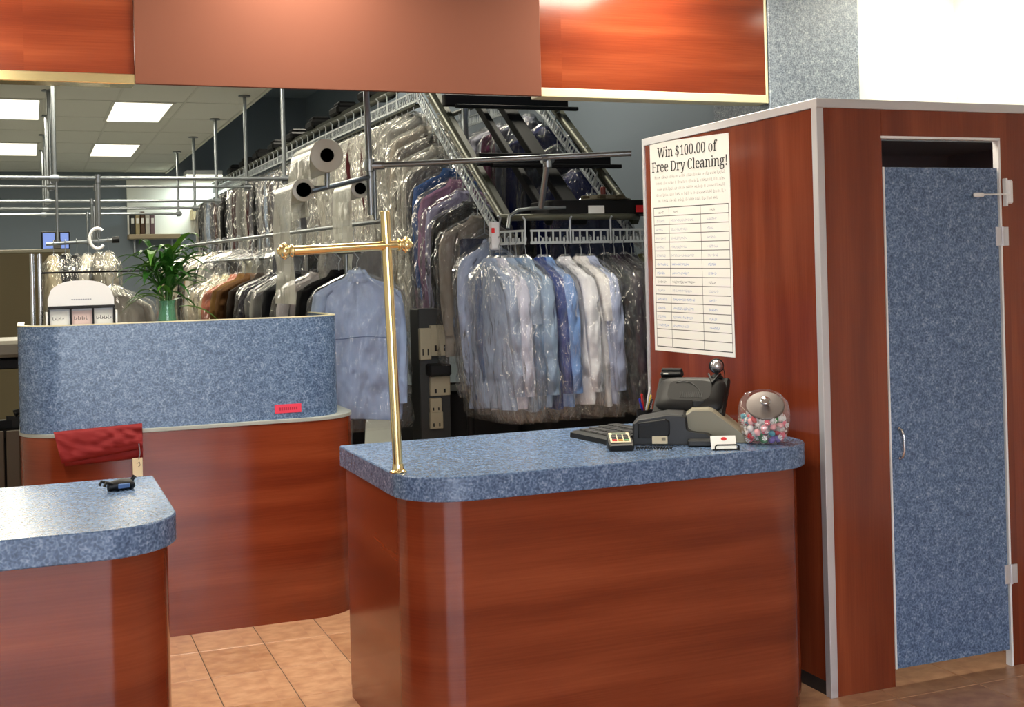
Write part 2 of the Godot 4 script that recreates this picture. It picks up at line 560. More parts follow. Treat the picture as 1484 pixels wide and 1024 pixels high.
const CEIL := 3.4
func ceiling_light(x: float, z: float, w: float, l: float, energy: float, label: String, group: String, y := CEIL) -> void:
	var t := thing("ceiling_light", label, "ceiling light", Vector3(x, y, z), group)
	O = Vector3.ZERO
	var s := begin()
	for k in [-1.0, 1.0]:
		bx(s, Vector3(k * w / 2 - 0.015, -0.012, -l / 2 - 0.015), Vector3(k * w / 2 + 0.015, 0.004, l / 2 + 0.015), 0.003)
		bx(s, Vector3(-w / 2, -0.012, k * l / 2 - 0.015), Vector3(w / 2, 0.004, k * l / 2 + 0.015), 0.003)
	part(t, "frame", s, M.tbar)
	s = begin()
	bx(s, Vector3(-w / 2 + 0.012, -0.008, -l / 2 + 0.012), Vector3(w / 2 - 0.012, 0.003, l / 2 - 0.012))
	part(t, "diffuser", s, M.lamp_glow)
	var a := AreaLight3D.new()
	a.name = "panel_lamp"
	a.area_size = Vector2(w - 0.04, l - 0.04)
	a.area_normalize_energy = true
	a.light_energy = energy
	a.light_color = Color(1.0, 0.97, 0.89)
	a.rotation.x = -PI / 2
	a.position.y = -0.02
	a.shadow_enabled = true
	a.area_range = 30.0
	t.add_child(a)

func structure() -> void:
	O = Vector3.ZERO
	var s := begin()
	bx(s, Vector3(-3.2, -0.15, -19.8), Vector3(5.4, -0.003, 2.8))
	var fl := struct("floor", s, M.grout)
	# clay tiles where the photograph shows them: a field behind the counters and one in front of the booth
	for f in [[0.695, 0.303, -5.89, 0.405, -2, 5, -1, 8, 0], [3.172, 0.4, -4.01, 0.4, -3, 5, -3, 2, 2]]:
		for i in range(f[4], f[5]):
			for j in range(f[6], f[7]):
				var x0: float = f[0] + i * f[1]; var z0: float = f[2] + j * f[3]
				if f[0] < 1 and x0 + f[1] > 1.972 + 0.01: continue
				s = begin()
				bx(s, Vector3(x0 + 0.002, -0.02, z0 + 0.002), Vector3(x0 + f[1] - 0.002, 0.0, z0 + f[3] - 0.002), 0.0015)
				part(fl, "tile", s, M["clay_tile_%d" % (absi(i * 7 + j * 3 + i * j) % 4)])
	s = begin()   # floor beyond those two fields
	for r in [[-3.2, -6.3, 0.085, 2.8], [0.09, -2.65, 1.9, 2.8], [1.91, -3.2, 5.4, 2.8], [1.6, -6.3, 5.4, -5.22], [5.18, -5.21, 5.4, -3.21]]:
		bx(s, Vector3(r[0], -0.02, r[1]), Vector3(r[2], -0.001, r[3]))
	part(fl, "outer_flooring", s, M.clay_tile_0)
	s = begin()
	bx(s, Vector3(-3.2, -0.02, -19.8), Vector3(5.4, -0.001, -6.31))
	part(fl, "work_room_flooring", s, M.grey_vinyl)
	# ceilings
	s = begin()
	bx(s, Vector3(-3.2, CEIL, -19.8), Vector3(2.0, CEIL + 0.06, -5.9))
	bx(s, Vector3(-3.2, CEIL, -5.9), Vector3(5.4, CEIL + 0.06, 2.8))
	var ce := struct("ceiling", s, M.ceiling_white)
	s = begin()
	for k in range(0, 12):
		var z := -7.0 - 1.22 * k
		if z > -19.7: bx(s, Vector3(-3.0, CEIL - 0.004, z - 0.011), Vector3(2.0, CEIL + 0.01, z + 0.011))
	for k in range(-5, 4):
		bx(s, Vector3(0.18 + k * 0.61 - 0.011, CEIL - 0.004, -19.6), Vector3(0.18 + k * 0.61 + 0.011, CEIL + 0.01, -6.0))
	bx(s, Vector3(1.985, CEIL - 0.02, -19.6), Vector3(2.01, CEIL + 0.02, -6.0))
	part(ce, "grid_bar", s, M.tbar)
	s = begin()
	bx(s, Vector3(1.95, 4.6, -19.8), Vector3(4.5, 4.7, -5.8))
	bx(s, Vector3(1.94, CEIL + 0.06, -19.8), Vector3(2.0, 4.6, -5.9))
	struct("ceiling_high", s, M.grey_wall)
	# walls
	s = begin()
	bx(s, Vector3(4.2, 0, -19.8), Vector3(4.4, 4.6, -6.45))
	struct("wall_right", s, M.grey_wall)
	s = begin()
	bx(s, Vector3(-3.2, 0, -19.8), Vector3(4.4, 4.6, -19.6))
	struct("wall_back", s, M.grey_wall)
	s = begin()
	bx(s, Vector3(-3.2, 0, -19.8), Vector3(-3.0, CEIL + 0.06, 2.8))
	struct("wall_left", s, M.shop_wall)
	s = begin()
	bx(s, Vector3(4.46, 0, -6.05), Vector3(5.4, CEIL, -5.9))
	struct("wall_partition", s, M.white_wall)
	s = begin()
	bx(s, Vector3(5.2, 0, -5.9), Vector3(5.4, CEIL, 2.8))
	struct("wall_shop_right", s, M.white_wall)
	s = begin()   # upper wall that closes the tall part of the work room over the header
	bx(s, Vector3(2.0, CEIL + 0.06, -5.9), Vector3(4.4, 4.6, -5.8))
	struct("wall_upper", s, M.grey_wall)
	# shop front behind the camera: glass between two piers
	s = begin()
	bx(s, Vector3(-3.2, 0, 2.6), Vector3(-2.4, CEIL, 2.8))
	bx(s, Vector3(2.1, 0, 2.6), Vector3(5.4, CEIL, 2.8))
	bx(s, Vector3(-2.4, 2.8, 2.6), Vector3(2.1, CEIL, 2.8))
	bx(s, Vector3(-2.4, 0, 2.6), Vector3(2.1, 0.08, 2.8))
	struct("wall_front", s, M.shop_wall)
	s = begin()
	bx(s, Vector3(-2.4, 0.08, 2.69), Vector3(2.1, 2.8, 2.7))
	var w := struct("window_1", s, M.window_glass)
	s = begin()
	for x in [-2.4, -0.95, 0.55, 2.04]: bx(s, Vector3(x, 0.08, 2.66), Vector3(x + 0.06, 2.8, 2.74), 0.004)
	for y in [0.08, 2.2, 2.74]: bx(s, Vector3(-2.4, y, 2.665), Vector3(2.1, y + 0.06, 2.735), 0.004)
	part(w, "window_frame", s, M.aluminium)
	s = begin()
	bx(s, Vector3(-14, -0.3, 2.8), Vector3(16, -0.06, 24))
	struct("ground_outside", s, mat("pavement", Color(0.62, 0.61, 0.58), 0.9))

func fixtures() -> void:
	# header over the counters
	var hz := -5.85
	var t := thing("header_fascia", "cherry laminate fascia hung over the counters with pale trim under it", "fascia", Vector3(0.4, 2.63, hz))
	var s := begin()
	bx(s, Vector3(-3.0, 2.675, hz - 0.12), Vector3(0.47, CEIL - 0.003, hz), 0.002)
	part(t, "fascia_panel", s, M.cherry_laminate)
	s = begin()
	bx(s, Vector3(0.474, 2.675, hz - 0.12), Vector3(2.47, CEIL - 0.003, hz), 0.002)
	part(t, "fascia_panel", s, M.cherry_laminate)
	s = begin()
	bx(s, Vector3(2.474, 2.675, hz - 0.12), Vector3(3.835, CEIL - 0.003, hz), 0.002)
	part(t, "fascia_panel", s, M.cherry_laminate)
	s = begin()
	bx(s, Vector3(-3.0, 2.63, hz - 0.125), Vector3(0.47, 2.676, hz + 0.004), 0.003)
	part(t, "bottom_trim", s, M.brass, "shiny gold trim")
	s = begin()
	bx(s, Vector3(2.474, 2.63, hz - 0.125), Vector3(3.835, 2.676, hz + 0.004), 0.003)
	bx(s, Vector3(3.835, 2.63, hz - 0.125), Vector3(3.85, CEIL - 0.003, hz + 0.004), 0.003)
	part(t, "bottom_trim", s, M.cream_trim, "cream trim")
	t = thing("blank_sign_panel", "plain matt red-brown panel fixed across the middle of the fascia", "panel", Vector3(1.47, 2.63, hz + 0.01))
	s = begin()
	bx(s, Vector3(0.47, 2.628, hz + 0.005), Vector3(2.472, CEIL - 0.003, hz + 0.025), 0.003)
	part(t, "board", s, M.panel_brown)
	# column at the end of the header
	O = Vector3.ZERO
	s = begin()
	bx(s, Vector3(3.856, 0, -6.45), Vector3(4.46, CEIL, -5.84), 0.004)
	struct("wall_column", s, M.grey_speckle)
	booth()

func booth() -> void:
	var X := 2.936; var Z := -4.121; var B := -5.6; var H := 2.388
	var t := thing("fitting_room_booth", "tall cherry laminate fitting booth with aluminium edges and a blue speckled door", "booth", Vector3(X, 0, Z))
	SW = true
	var s := begin()
	bx(s, Vector3(X + 0.004, 0.055, B), Vector3(X + 0.03, H - 0.03, Z - 0.02), 0.001)
	part(t, "side_panel", s, M.cherry_laminate)
	s = begin()
	bx(s, Vector3(X + 0.03, 0.0, Z - 0.03), Vector3(3.25, H - 0.03, Z - 0.004), 0.001)
	part(t, "front_panel", s, M.cherry_laminate)
	s = begin()
	bx(s, Vector3(3.25, 2.243, Z - 0.03), Vector3(3.857, H - 0.03, Z - 0.004))
	part(t, "lintel_panel", s, M.cherry_laminate)
	s = begin()
	bx(s, Vector3(3.857, 0.0, Z - 0.03), Vector3(4.9, H - 0.03, Z - 0.004), 0.001)
	part(t, "front_panel", s, M.cherry_laminate)
	SW = false
	s = begin()
	bx(s, Vector3(X + 0.004, 0.0, B), Vector3(X + 0.02, 0.055, Z - 0.02))
	part(t, "base_strip", s, M.grey_plastic)
	s = begin()
	bx(s, Vector3(X - 0.004, 0, Z - 0.034), Vector3(X + 0.03, H - 0.03, Z + 0.002), 0.002)
	part(t, "corner_trim", s, M.aluminium)
	s = begin()
	bx(s, Vector3(X - 0.004, H - 0.034, B - 0.02), Vector3(X + 0.034, H + 0.003, Z + 0.004), 0.002)
	part(t, "top_trim", s, M.aluminium)
	s = begin()
	bx(s, Vector3(X + 0.03, H - 0.034, Z - 0.034), Vector3(4.9, H + 0.003, Z + 0.004), 0.002)
	part(t, "top_trim", s, M.aluminium)
	s = begin()
	bx(s, Vector3(X - 0.004, 0, B - 0.02), Vector3(X + 0.03, H - 0.03, B + 0.002), 0.002)
	part(t, "rear_trim", s, M.aluminium)
	s = begin()
	bx(s, Vector3(3.245, 2.236, Z - 0.034), Vector3(3.862, 2.246, Z - 0.001))
	bx(s, Vector3(3.852, 0, Z - 0.034), Vector3(3.862, 2.24, Z - 0.001))
	part(t, "door_frame", s, M.white_plastic)
	s = begin()
	bx(s, Vector3(X + 0.03, 0, B - 0.03), Vector3(4.9, H - 0.034, B))
	bx(s, Vector3(X + 0.03, H - 0.065, B), Vector3(4.87, H - 0.04, Z - 0.8))  # unseen part roof, added to shade the interior; its front gap admits light
	bx(s, Vector3(4.87, 0, B), Vector3(4.9, H - 0.034, Z - 0.03))
	part(t, "lining_and_shade_roof", s, M.booth_lining)
	# door
	s = begin()
	bx(s, Vector3(3.253, 0.072, Z - 0.026), Vector3(3.843, 2.118, Z - 0.002), 0.001)
	var d := part(t, "door", s, M.blue_speckle, "blue speckled laminate door")
	s = begin()
	bx(s, Vector3(3.2515, 0.071, Z - 0.027), Vector3(3.2585, 2.119, Z + 0.0), 0.001)
	part(d, "edge_band", s, M.white_plastic)
	s = begin()
	tube(s, [Vector3(3.296, 1.05, Z), Vector3(3.298, 1.045, Z + 0.015), Vector3(3.301, 1.02, Z + 0.024), Vector3(3.301, 0.96, Z + 0.024), Vector3(3.298, 0.934, Z + 0.015), Vector3(3.296, 0.929, Z)], 0.005, 8)
	ball(s, Vector3(3.296, 1.05, Z + 0.002), 0.009, 10, Vector3(1, 1, 0.5))
	ball(s, Vector3(3.296, 0.929, Z + 0.002), 0.009, 10, Vector3(1, 1, 0.5))
	part(d, "handle", s, M.chrome, "chrome bow handle")
	for y in [1.828, 0.392]:
		s = begin()
		bx(s, Vector3(3.826, y - 0.04, Z - 0.003), Vector3(3.855, y + 0.04, Z + 0.003), 0.001)
		bx(s, Vector3(3.862, y - 0.04, Z - 0.003), Vector3(3.893, y + 0.04, Z + 0.003), 0.001)
		tube(s, [Vector3(3.8585, y - 0.041, Z + 0.004), Vector3(3.8585, y + 0.041, Z + 0.004)], 0.0055, 8)
		part(d, "hinge", s, M.aluminium, "silver butt hinge")
	s = begin()
	bx(s, Vector3(3.868, 1.955, Z - 0.002), Vector3(3.878, 2.074, Z + 0.022), 0.002)
	bx(s, Vector3(3.876, 1.965, Z - 0.002), Vector3(3.902, 2.068, Z + 0.03), 0.007)
	tube(s, [Vector3(3.88, 2.006, Z + 0.026), Vector3(3.74, 2.004, Z + 0.028)], 0.004, 6)
	bx(s, Vector3(3.688, 1.993, Z + 0.02), Vector3(3.742, 2.012, Z + 0.034), 0.005)
	part(t, "door_hold_arm", s, M.white_plastic, "white plastic arm")
	poster()

func poster() -> void:
	var X := 2.9375
	var a := Vector3(X, 2.362, -5.543); var b := Vector3(X, 2.33, -4.79); var c := Vector3(X, 1.321, -4.782); var d := Vector3(X, 1.317, -5.541)
	var t := thing("prize_poster", "white paper poster with a prize heading and a ruled table of winners on the booth", "poster", Vector3(X, 1.32, -5.16))
	# printed sheet
	var w := 755; var h := 1030
	var im := Image.create(w, h, true, Image.FORMAT_RGB8)
	im.fill(Color(0.93, 0.93, 0.92))
	var r := RandomNumberGenerator.new()
	r.seed = 5
	for l in 5:      # small print, too fine to read: strokes of grey
		var y := 166 + l * 29
		var x := 45 + (35 if l == 4 else 12 * (2 - absi(l - 2)))
		var x1 := w - 45 - (70 if l == 4 else 0)
		while x < x1:
			var n := r.randi_range(2, 8)
			for k in n:
				var g := r.randf_range(0.35, 0.62)
				var tall := r.randi_range(9, 16)
				im.fill_rect(Rect2i(x, y + 16 - tall, 2, tall), Color(g, g, g))
				if r.randf() < 0.6: im.fill_rect(Rect2i(x, y + 15 - r.randi_range(0, 8), 7, 2), Color(g, g, g))
				x += 9
				if x > x1: break
			x += 8
	var ink := Color(0.13, 0.13, 0.15)
	var X0 := 24; var X1 := 738; var Y0 := 322; var Y1 := 1006
	for k in 17: im.fill_rect(Rect2i(X0, Y0 + (Y1 - Y0) * k / 16, X1 - X0, 4 if k in [0, 16] else 3), ink)
	for x in [X0, X0 + 156, X0 + 462, X1 - 3]: im.fill_rect(Rect2i(x, Y0, 3, Y1 - Y0), ink)
	for k in 14:    # handwriting, faint
		for col in [[X0 + 22, 110], [X0 + 175, 230], [X0 + 520, 90]]:
			var y: int = Y0 + (Y1 - Y0) * k / 16 + 26
			var x: int = col[0]
			var x1: int = col[0] + int(col[1] * r.randf_range(0.6, 1.0))
			if k == 0:
				x = col[0] + 30; x1 = x + 46
			var tone := Color(0.68, 0.70, 0.78) if k < 6 or k == 9 else Color(0.55, 0.62, 0.80)
			if k in [0, 8]: tone = Color(0.5, 0.5, 0.52)
			while x < x1:
				var tall := r.randi_range(5, 15)
				im.fill_rect(Rect2i(x, y - tall / 2 - 1, 2, tall), tone)
				im.fill_rect(Rect2i(x, y + r.randi_range(-6, 4), 8, 2), tone)
				x += r.randi_range(6, 11)
	var pm := mat("printed_poster", Color.WHITE, 0.7)
	pm.albedo_texture = ImageTexture.create_from_image(im)
	var s := begin()
	var N := Vector3(-1, 0, 0)
	for i in 6:
		for j in 6:
			var q := []
			for k in [[i, j], [i + 1, j], [i + 1, j + 1], [i, j + 1]]:
				var u: float = k[0] / 6.0; var v: float = k[1] / 6.0
				q.append([a.lerp(b, u).lerp(d.lerp(c, u), v), Vector2(u, v)])
			quad(s, q[0][0], q[1][0], q[2][0], q[3][0], N, q[0][1], q[1][1], q[2][1], q[3][1])
	for e in [[a, b], [b, c], [c, d], [d, a]]:
		quad(s, e[0], e[1], e[1] - N * 0.0015, e[0] - N * 0.0015, (e[0] + e[1] - a - c).normalized(), Vector2(0.005, 0.005), Vector2(0.006, 0.005), Vector2(0.006, 0.006), Vector2(0.005, 0.006))
	part(t, "sheet", s, pm)
	var bs := Basis(Vector3(0, 0, 1), Vector3(0, 1, 0), Vector3(-1, 0, 0)) * Basis(Vector3(0, 0, 1), -0.035)
	text(t, "heading", "Win $100.00 of", "Droid Serif", Transform3D(bs, Vector3(-0.0015, 2.293 - 1.32, -5.175 + 5.16)), 0.575, 0.058, M.ink)
	text(t, "heading", "Free Dry Cleaning!", "Droid Serif", Transform3D(bs, Vector3(-0.0015, 2.217 - 1.32, -5.165 + 5.16)), 0.715, 0.068, M.ink)

func counters() -> void:
	# front counter
	var t := thing("service_counter", "cherry laminate counter with rounded ends and blue speckled top under the brass stand", "counter", Vector3(2.0, 0, -4.5))
	var s := begin()
	prism(s, rpoly([[Vector2(1.197, -4.985), 0.0], [Vector2(1.197, -4.05), 0.2], [Vector2(2.84, -4.05), 0.2], [Vector2(2.84, -4.985), 0.0]], 14), 0.05, 0.945)
	part(t, "body", s, M.cherry_laminate)
	s = begin()
	prism(s, rpoly([[Vector2(1.199, -4.985), 0.0], [Vector2(1.199, -4.056), 0.2], [Vector2(2.834, -4.056), 0.2], [Vector2(2.834, -4.985), 0.0]], 14), 0.0, 0.05)
	part(t, "plinth", s, M.cherry_laminate)
	s = begin()
	prism(s, rpoly([[Vector2(1.178, -5.02), 0.01], [Vector2(1.178, -4.012), 0.23], [Vector2(2.872, -4.012), 0.23], [Vector2(2.872, -5.02), 0.01]], 14), 0.945, 1.03, 0.004)
	part(t, "countertop", s, M.blue_speckle, "blue speckled laminate top with a thick rounded edge")
	# left counter
	t = thing("service_counter", "cherry laminate counter with a rounded end holding only a small black scanner", "counter", Vector3(-1.2, 0, -4.2))
	s = begin()
	prism(s, rpoly([[Vector2(-2.4, -4.59), 0.0], [Vector2(-2.4, -3.71), 0.0], [Vector2(0.375, -3.71), 0.2], [Vector2(0.375, -4.59), 0.0]], 14), 0.06, 0.945)
	part(t, "body", s, M.cherry_laminate)
	s = begin()
	prism(s, rpoly([[Vector2(-2.4, -4.59), 0.0], [Vector2(-2.4, -3.70), 0.0], [Vector2(0.387, -3.70), 0.21], [Vector2(0.387, -4.59), 0.0]], 14), 0.0, 0.05)
	part(t, "plinth", s, M.cherry_laminate)
	s = begin()
	prism(s, rpoly([[Vector2(-2.42, -4.62), 0.0], [Vector2(-2.42, -3.665), 0.0], [Vector2(0.4, -3.665), 0.23], [Vector2(0.4, -4.62), 0.01]], 14), 0.945, 1.03, 0.004)
	part(t, "countertop", s, M.blue_speckle, "blue speckled laminate top with a thick rounded edge")
	# back counter with raised screen
	t = thing("reception_counter", "curved cherry counter with a tall blue speckled screen behind the service counters", "counter", Vector3(0.75, 0, -6.6))
	s = begin()
	prism(s, rpoly([[Vector2(-0.06, -7.05), 0.0], [Vector2(-0.06, -6.2), 0.26], [Vector2(1.575, -6.2), 0.26], [Vector2(1.575, -7.05), 0.0]], 14), 0.0, 1.0)
	part(t, "body", s, M.cherry_laminate)
	s = begin()
	prism(s, rpoly([[Vector2(-0.064, -7.05), 0.0], [Vector2(-0.064, -6.195), 0.265], [Vector2(1.58, -6.195), 0.265], [Vector2(1.58, -7.05), 0.0]], 14), 1.0, 1.018, 0.002)
	part(t, "ledge", s, mat("pale_ledge", Color(0.60, 0.62, 0.60), 0.4), "pale grey ledge")
	var path := rpoly([[Vector2(-0.045, -6.95), 0.0], [Vector2(-0.045, -6.235), 0.2], [Vector2(1.485, -6.235), 0.2], [Vector2(1.485, -6.95), 0.0]], 14)
	s = begin()
	band(s, path, 0.03, 1.018, 1.528)
	part(t, "screen", s, M.blue_speckle, "curved blue speckled screen")
	s = begin()
	band(s, path, 0.032, 1.528, 1.533)
	part(t, "screen_cap", s, M.cream_trim)
	s = begin()
	prism(s, rpoly([[Vector2(-0.02, -6.95), 0.0], [Vector2(-0.02, -6.26), 0.17], [Vector2(1.46, -6.26), 0.17], [Vector2(1.46, -6.95), 0.0]], 8), 1.44, 1.465)
	part(t, "shelf", s, M.beige_plastic)
	# pink sticker
	t = thing("pink_sticker", "small bright pink printed sticker on the blue screen", "sticker", Vector3(1.2, 1.07, -6.219))
	s = begin()
	bx(s, Vector3(1.135, 1.048, -6.2195), Vector3(1.27, 1.092, -6.2175), 0.0005)
	part(t, "label", s, M.pink_tape)
	s = begin()
	for k in 9: bx(s, Vector3(1.158 + k * 0.0105, 1.062, -6.2178), Vector3(1.165 + k * 0.0105, 1.077, -6.217))
	part(t, "lettering", s, mat("dark_pink", Color(0.62, 0.12, 0.22), 0.7))

# ---------- things on the counters ----------
func counter_items() -> void:
	var Y := 1.03
	# brass garment stand
	var b := Vector3(1.203, Y, -4.228)
	var t := thing("brass_garment_stand", "polished brass post with a crossbar and ball finials standing on the counter", "garment stand", b)
	var s := begin()
	lathe(s, [[0.004, 0.0], [0.031, 0.0], [0.031, 0.004], [0.026, 0.008], [0.021, 0.011], [0.02, 0.03]], 20, Transform3D(Basis.IDENTITY, b))
	part(t, "base_flange", s, M.brass)
	var top := Vector3(1.179, 1.957, -4.228)
	s = begin()
	tube(s, [b + Vector3(0, 0.01, 0), b.lerp(top, 0.5), top - Vector3(0, 0.004, 0), top], [0.0175, 0.0175, 0.0175, 0.0155], 20)
	part(t, "post", s, M.brass)
	var l := Vector3(0.836, 1.822, -4.226); var r := Vector3(1.236, 1.837, -4.226)
	s = begin()
	tube(s, [l, r], 0.0165, 18)
	part(t, "crossbar", s, M.brass)
	for e in [[l, -1.0], [r, 1.0]]:
		var xf := Transform3D(Basis(Vector3(0, 0, 1), -PI / 2 * e[1]), e[0])
		s = begin()
		lathe(s, [[0.002, -0.014], [0.021, -0.014], [0.023, -0.009], [0.021, -0.004], [0.018, -0.002], [0.018, 0.002], [0.024, 0.006], [0.027, 0.014], [0.026, 0.024], [0.021, 0.032], [0.012, 0.036], [0.010, 0.038], [0.009, 0.042], [0.002, 0.044]], 14, xf)
		part(t, "finial", s, M.brass)
		s = begin()
		for k in 10:    # the beaded swags of the finial
			var a := TAU * k / 10
			ball(s, xf * Vector3(cos(a) * 0.024, 0.016, sin(a) * 0.024), 0.006, 6)
		part(t, "finial_beading", s, M.brass)
	# scanner on the left counter
	var sc := Vector3(0.272, Y, -4.36)
	t = thing("barcode_scanner", "small black handheld scanner with a blue label lying on the empty counter", "scanner", sc)
	var xs := Transform3D(Basis(Vector3.UP, 0.35), sc)
	s = begin()
	var prof := [[-0.045, 0.010, 0.014], [-0.03, 0.018, 0.017], [0.0, 0.026, 0.019], [0.03, 0.026, 0.018], [0.042, 0.018, 0.013]]
	var rings := []
	for p in prof:
		var row := PackedVector3Array()
		for k in 12:
			row.append(Vector3(p[0], p[2] + sin(TAU * k / 12) * p[2], cos(TAU * k / 12) * p[1]))
		rings.append(row)
	loft(s, rings, true, true, xs)
	part(t, "body", s, M.black_plastic)
	s = begin()
	bx(s, Vector3(-0.02, 0.008, 0.02), Vector3(0.02, 0.024, 0.0275), 0.002, xs)
	part(t, "label_plate", s, mat("blue_label", Color(0.30, 0.42, 0.62), 0.4))
	s = begin()
	for k in [-1.0, 1.0]: tube(s, [Vector3(-0.035, 0.025, 0.01 * k), Vector3(-0.06, 0.033, 0.018 * k), Vector3(-0.066, 0.02, 0.02 * k)], 0.006, 6, xs)
	tube(s, [Vector3(0.035, 0.024, 0), Vector3(0.048, 0.042, 0.004)], 0.007, 6, xs)
	part(t, "clip", s, M.black_plastic)
	# point-of-sale cluster
	var po := Vector3(2.37, Y, -4.29)
	var px_ := Transform3D(Basis(Vector3.UP, -0.55), po)
	t = thing("receipt_printer", "low dark grey receipt printer with a pale label beside the card terminal", "printer", po)
	s = begin()
	ext(s, [[-0.185, 0.0], [0.13, 0.0], [0.13, 0.03], [0.115, 0.042], [0.05, 0.05], [0.035, 0.06], [0.03, 0.112], [0.015, 0.12], [-0.05, 0.123], [-0.10, 0.112], [-0.165, 0.10], [-0.182, 0.085]], -0.17, 0.0, 0.008, px_)
	part(t, "housing", s, M.grey_plastic)
	s = begin()
	ext(s, [[-0.16, 0.03], [-0.05, 0.03], [-0.035, 0.045], [-0.035, 0.095], [-0.05, 0.106], [-0.16, 0.09]], 0.0, 0.014, 0.005, px_)
	part(t, "front_cover", s, M.black_plastic)
	s = begin()
	bx(s, Vector3(-0.105, 0.008, 0.002), Vector3(-0.045, 0.038, 0.0155), 0.001, px_)
	part(t, "pale_label", s, M.tag_card)
	s = begin()
	for k in 6: bx(s, Vector3(-0.067 + k * 0.0026, 0.02, 0.0155), Vector3(-0.0655 + k * 0.0026, 0.033, 0.0162), 0.0, px_)
	bx(s, Vector3(-0.15, 0.08, 0.0135), Vector3(-0.115, 0.086, 0.0146), 0.0, px_)
	part(t, "marking", s, M.ink)
	s = begin()
	bx(s, Vector3(0.035, 0.0, 0.0), Vector3(0.145, 0.028, 0.05), 0.006, px_)
	part(t, "paper_tray", s, M.grey_plastic)
	t = thing("cash_terminal_base", "beige-grey wedge-shaped terminal base under the black monitor", "terminal", px_ * Vector3(0.13, 0, -0.15))
	s = begin()
	ext(s, [[0.02, 0.0], [0.27, 0.0], [0.275, 0.015], [0.135, 0.128], [0.115, 0.135], [0.05, 0.132], [0.02, 0.11]], -0.30, -0.06, 0.006, px_)
	part(t, "shell", s, M.beige_plastic)
	s = begin()
	bx(s, Vector3(0.05, 0.128, -0.22), Vector3(0.10, 0.16, -0.16), 0.004, px_)
	part(t, "neck", s, M.black_plastic)
	# monitor, seen from behind
	var mo := Transform3D(Basis(Vector3.UP, -0.75) * Basis(Vector3.RIGHT, -0.8), px(996, 598, 2, -4.42))
	t = thing("terminal_monitor", "black touchscreen monitor seen from behind on the counter", "monitor", mo.origin)
	s = begin()
	bx(s, Vector3(-0.15, -0.005, -0.03), Vector3(0.15, 0.195, 0.0), 0.008, mo)
	part(t, "bezel", s, M.black_plastic)
	s = begin()
	rings = []
	for p in [[0.143, 0.09, 0.0], [0.138, 0.086, 0.012], [0.115, 0.07, 0.026], [0.09, 0.052, 0.031]]:
		var row := PackedVector3Array()
		for k in 28:
			var a := TAU * k / 28
			row.append(Vector3(signf(cos(a)) * pow(absf(cos(a)), 0.45) * p[0], 0.095 + signf(sin(a)) * pow(absf(sin(a)), 0.45) * p[1], p[2]))
		rings.append(row)
	loft(s, rings, true, true, mo)
	part(t, "rear_shell", s, M.black_plastic)
	s = begin()
	var arc := []
	for k in 12:
		var a := PI * (0.12 + 0.5 * k / 11.0)
		arc.append(Vector3(0.02 - cos(PI - a) * 0.085 - 0.05, 0.035 + sin(a) * 0.105, 0.0315))
	tube(s, arc, 0.0022, 5, mo)
	for k in 12: bx(s, Vector3(-0.035 + k * 0.008, 0.055, 0.030), Vector3(-0.031 + k * 0.008, 0.085, 0.0325), 0.0, mo)
	part(t, "vent_ridge", s, M.grey_plastic)
	s = begin()
	bx(s, Vector3(-0.142, 0.004, -0.033), Vector3(0.142, 0.186, -0.0302), 0.0, mo)
	part(t, "screen_face", s, mat("dark_glass", Color(0.02, 0.02, 0.025), 0.08))
	t = thing("card_reader", "small black card reader clipped on top of the monitor", "card reader", mo * Vector3(-0.10, 0.196, -0.015))
	s = begin()
	bx(s, Vector3(-0.145, 0.196, -0.03), Vector3(-0.055, 0.212, 0.012), 0.004, mo)
	bx(s, Vector3(-0.145, 0.216, -0.03), Vector3(-0.055, 0.235, 0.012), 0.005, mo)
	bx(s, Vector3(-0.14, 0.205, -0.028), Vector3(-0.06, 0.22, 0.002), 0.0, mo)
	part(t, "housing", s, M.black_plastic)
	s = begin()
	bx(s, Vector3(-0.13, 0.1965, 0.0105), Vector3(-0.11, 0.2005, 0.0135), 0.0, mo)
	part(t, "lamp_strip", s, M.white_plastic)
	var wc := mo * Vector3(0.093, 0.195, -0.012)
	t = thing("webcam", "round silver and black webcam perched on the monitor corner", "webcam", wc)
	s = begin()
	lathe(s, [[0.004, 0.0], [0.026, 0.0], [0.028, 0.006], [0.02, 0.014], [0.009, 0.02], [0.008, 0.028], [0.004, 0.03]], 16, Transform3D(Basis.IDENTITY, wc))
	tube(s, [mo * Vector3(0.06, 0.205, 0.005), mo * Vector3(0.075, 0.17, 0.028), mo * Vector3(0.09, 0.13, 0.034), mo * Vector3(0.105, 0.17, 0.03), mo * Vector3(0.11, 0.205, 0.005)], 0.005, 6)
	part(t, "clip_stand", s, M.black_plastic)
	s = begin()
	ball(s, wc + Vector3(0, 0.052, 0), 0.027, 18)
	part(t, "rear_shell", s, mat("satin_silver", Color(0.72, 0.72, 0.74), 0.25, 0.9))
	s = begin()
	var ring_c := []
	for k in 25: ring_c.append(wc + Vector3(0, 0.052, 0) + (Basis(Vector3.UP, -0.45) * Vector3(cos(TAU * k / 24) * 0.0262, sin(TAU * k / 24) * 0.0262, -0.004)))
	tube(s, ring_c, 0.0055, 8)
	ball(s, wc + Vector3(0.006, 0.052, -0.010), 0.0245, 14)
	part(t, "black_rim", s, M.black_plastic)
	s = begin()
	tube(s, [wc + Vector3(0.02, 0.055, -0.01), wc + Vector3(0.04, 0.05, -0.02), wc + Vector3(0.055, 0.02, -0.03), wc + Vector3(0.058, -0.03, -0.03)], 0.002, 5)
	part(t, "cable", s, M.black_plastic)
	# black keyboard tray left of the printer
	var kb := Vector3(2.24, Y, -4.6)
	t = thing("keyboard", "flat black keyboard lying behind the card terminal", "keyboard", kb)
	var xk := Transform3D(Basis(Vector3.UP, 0.1), kb)
	s = begin()
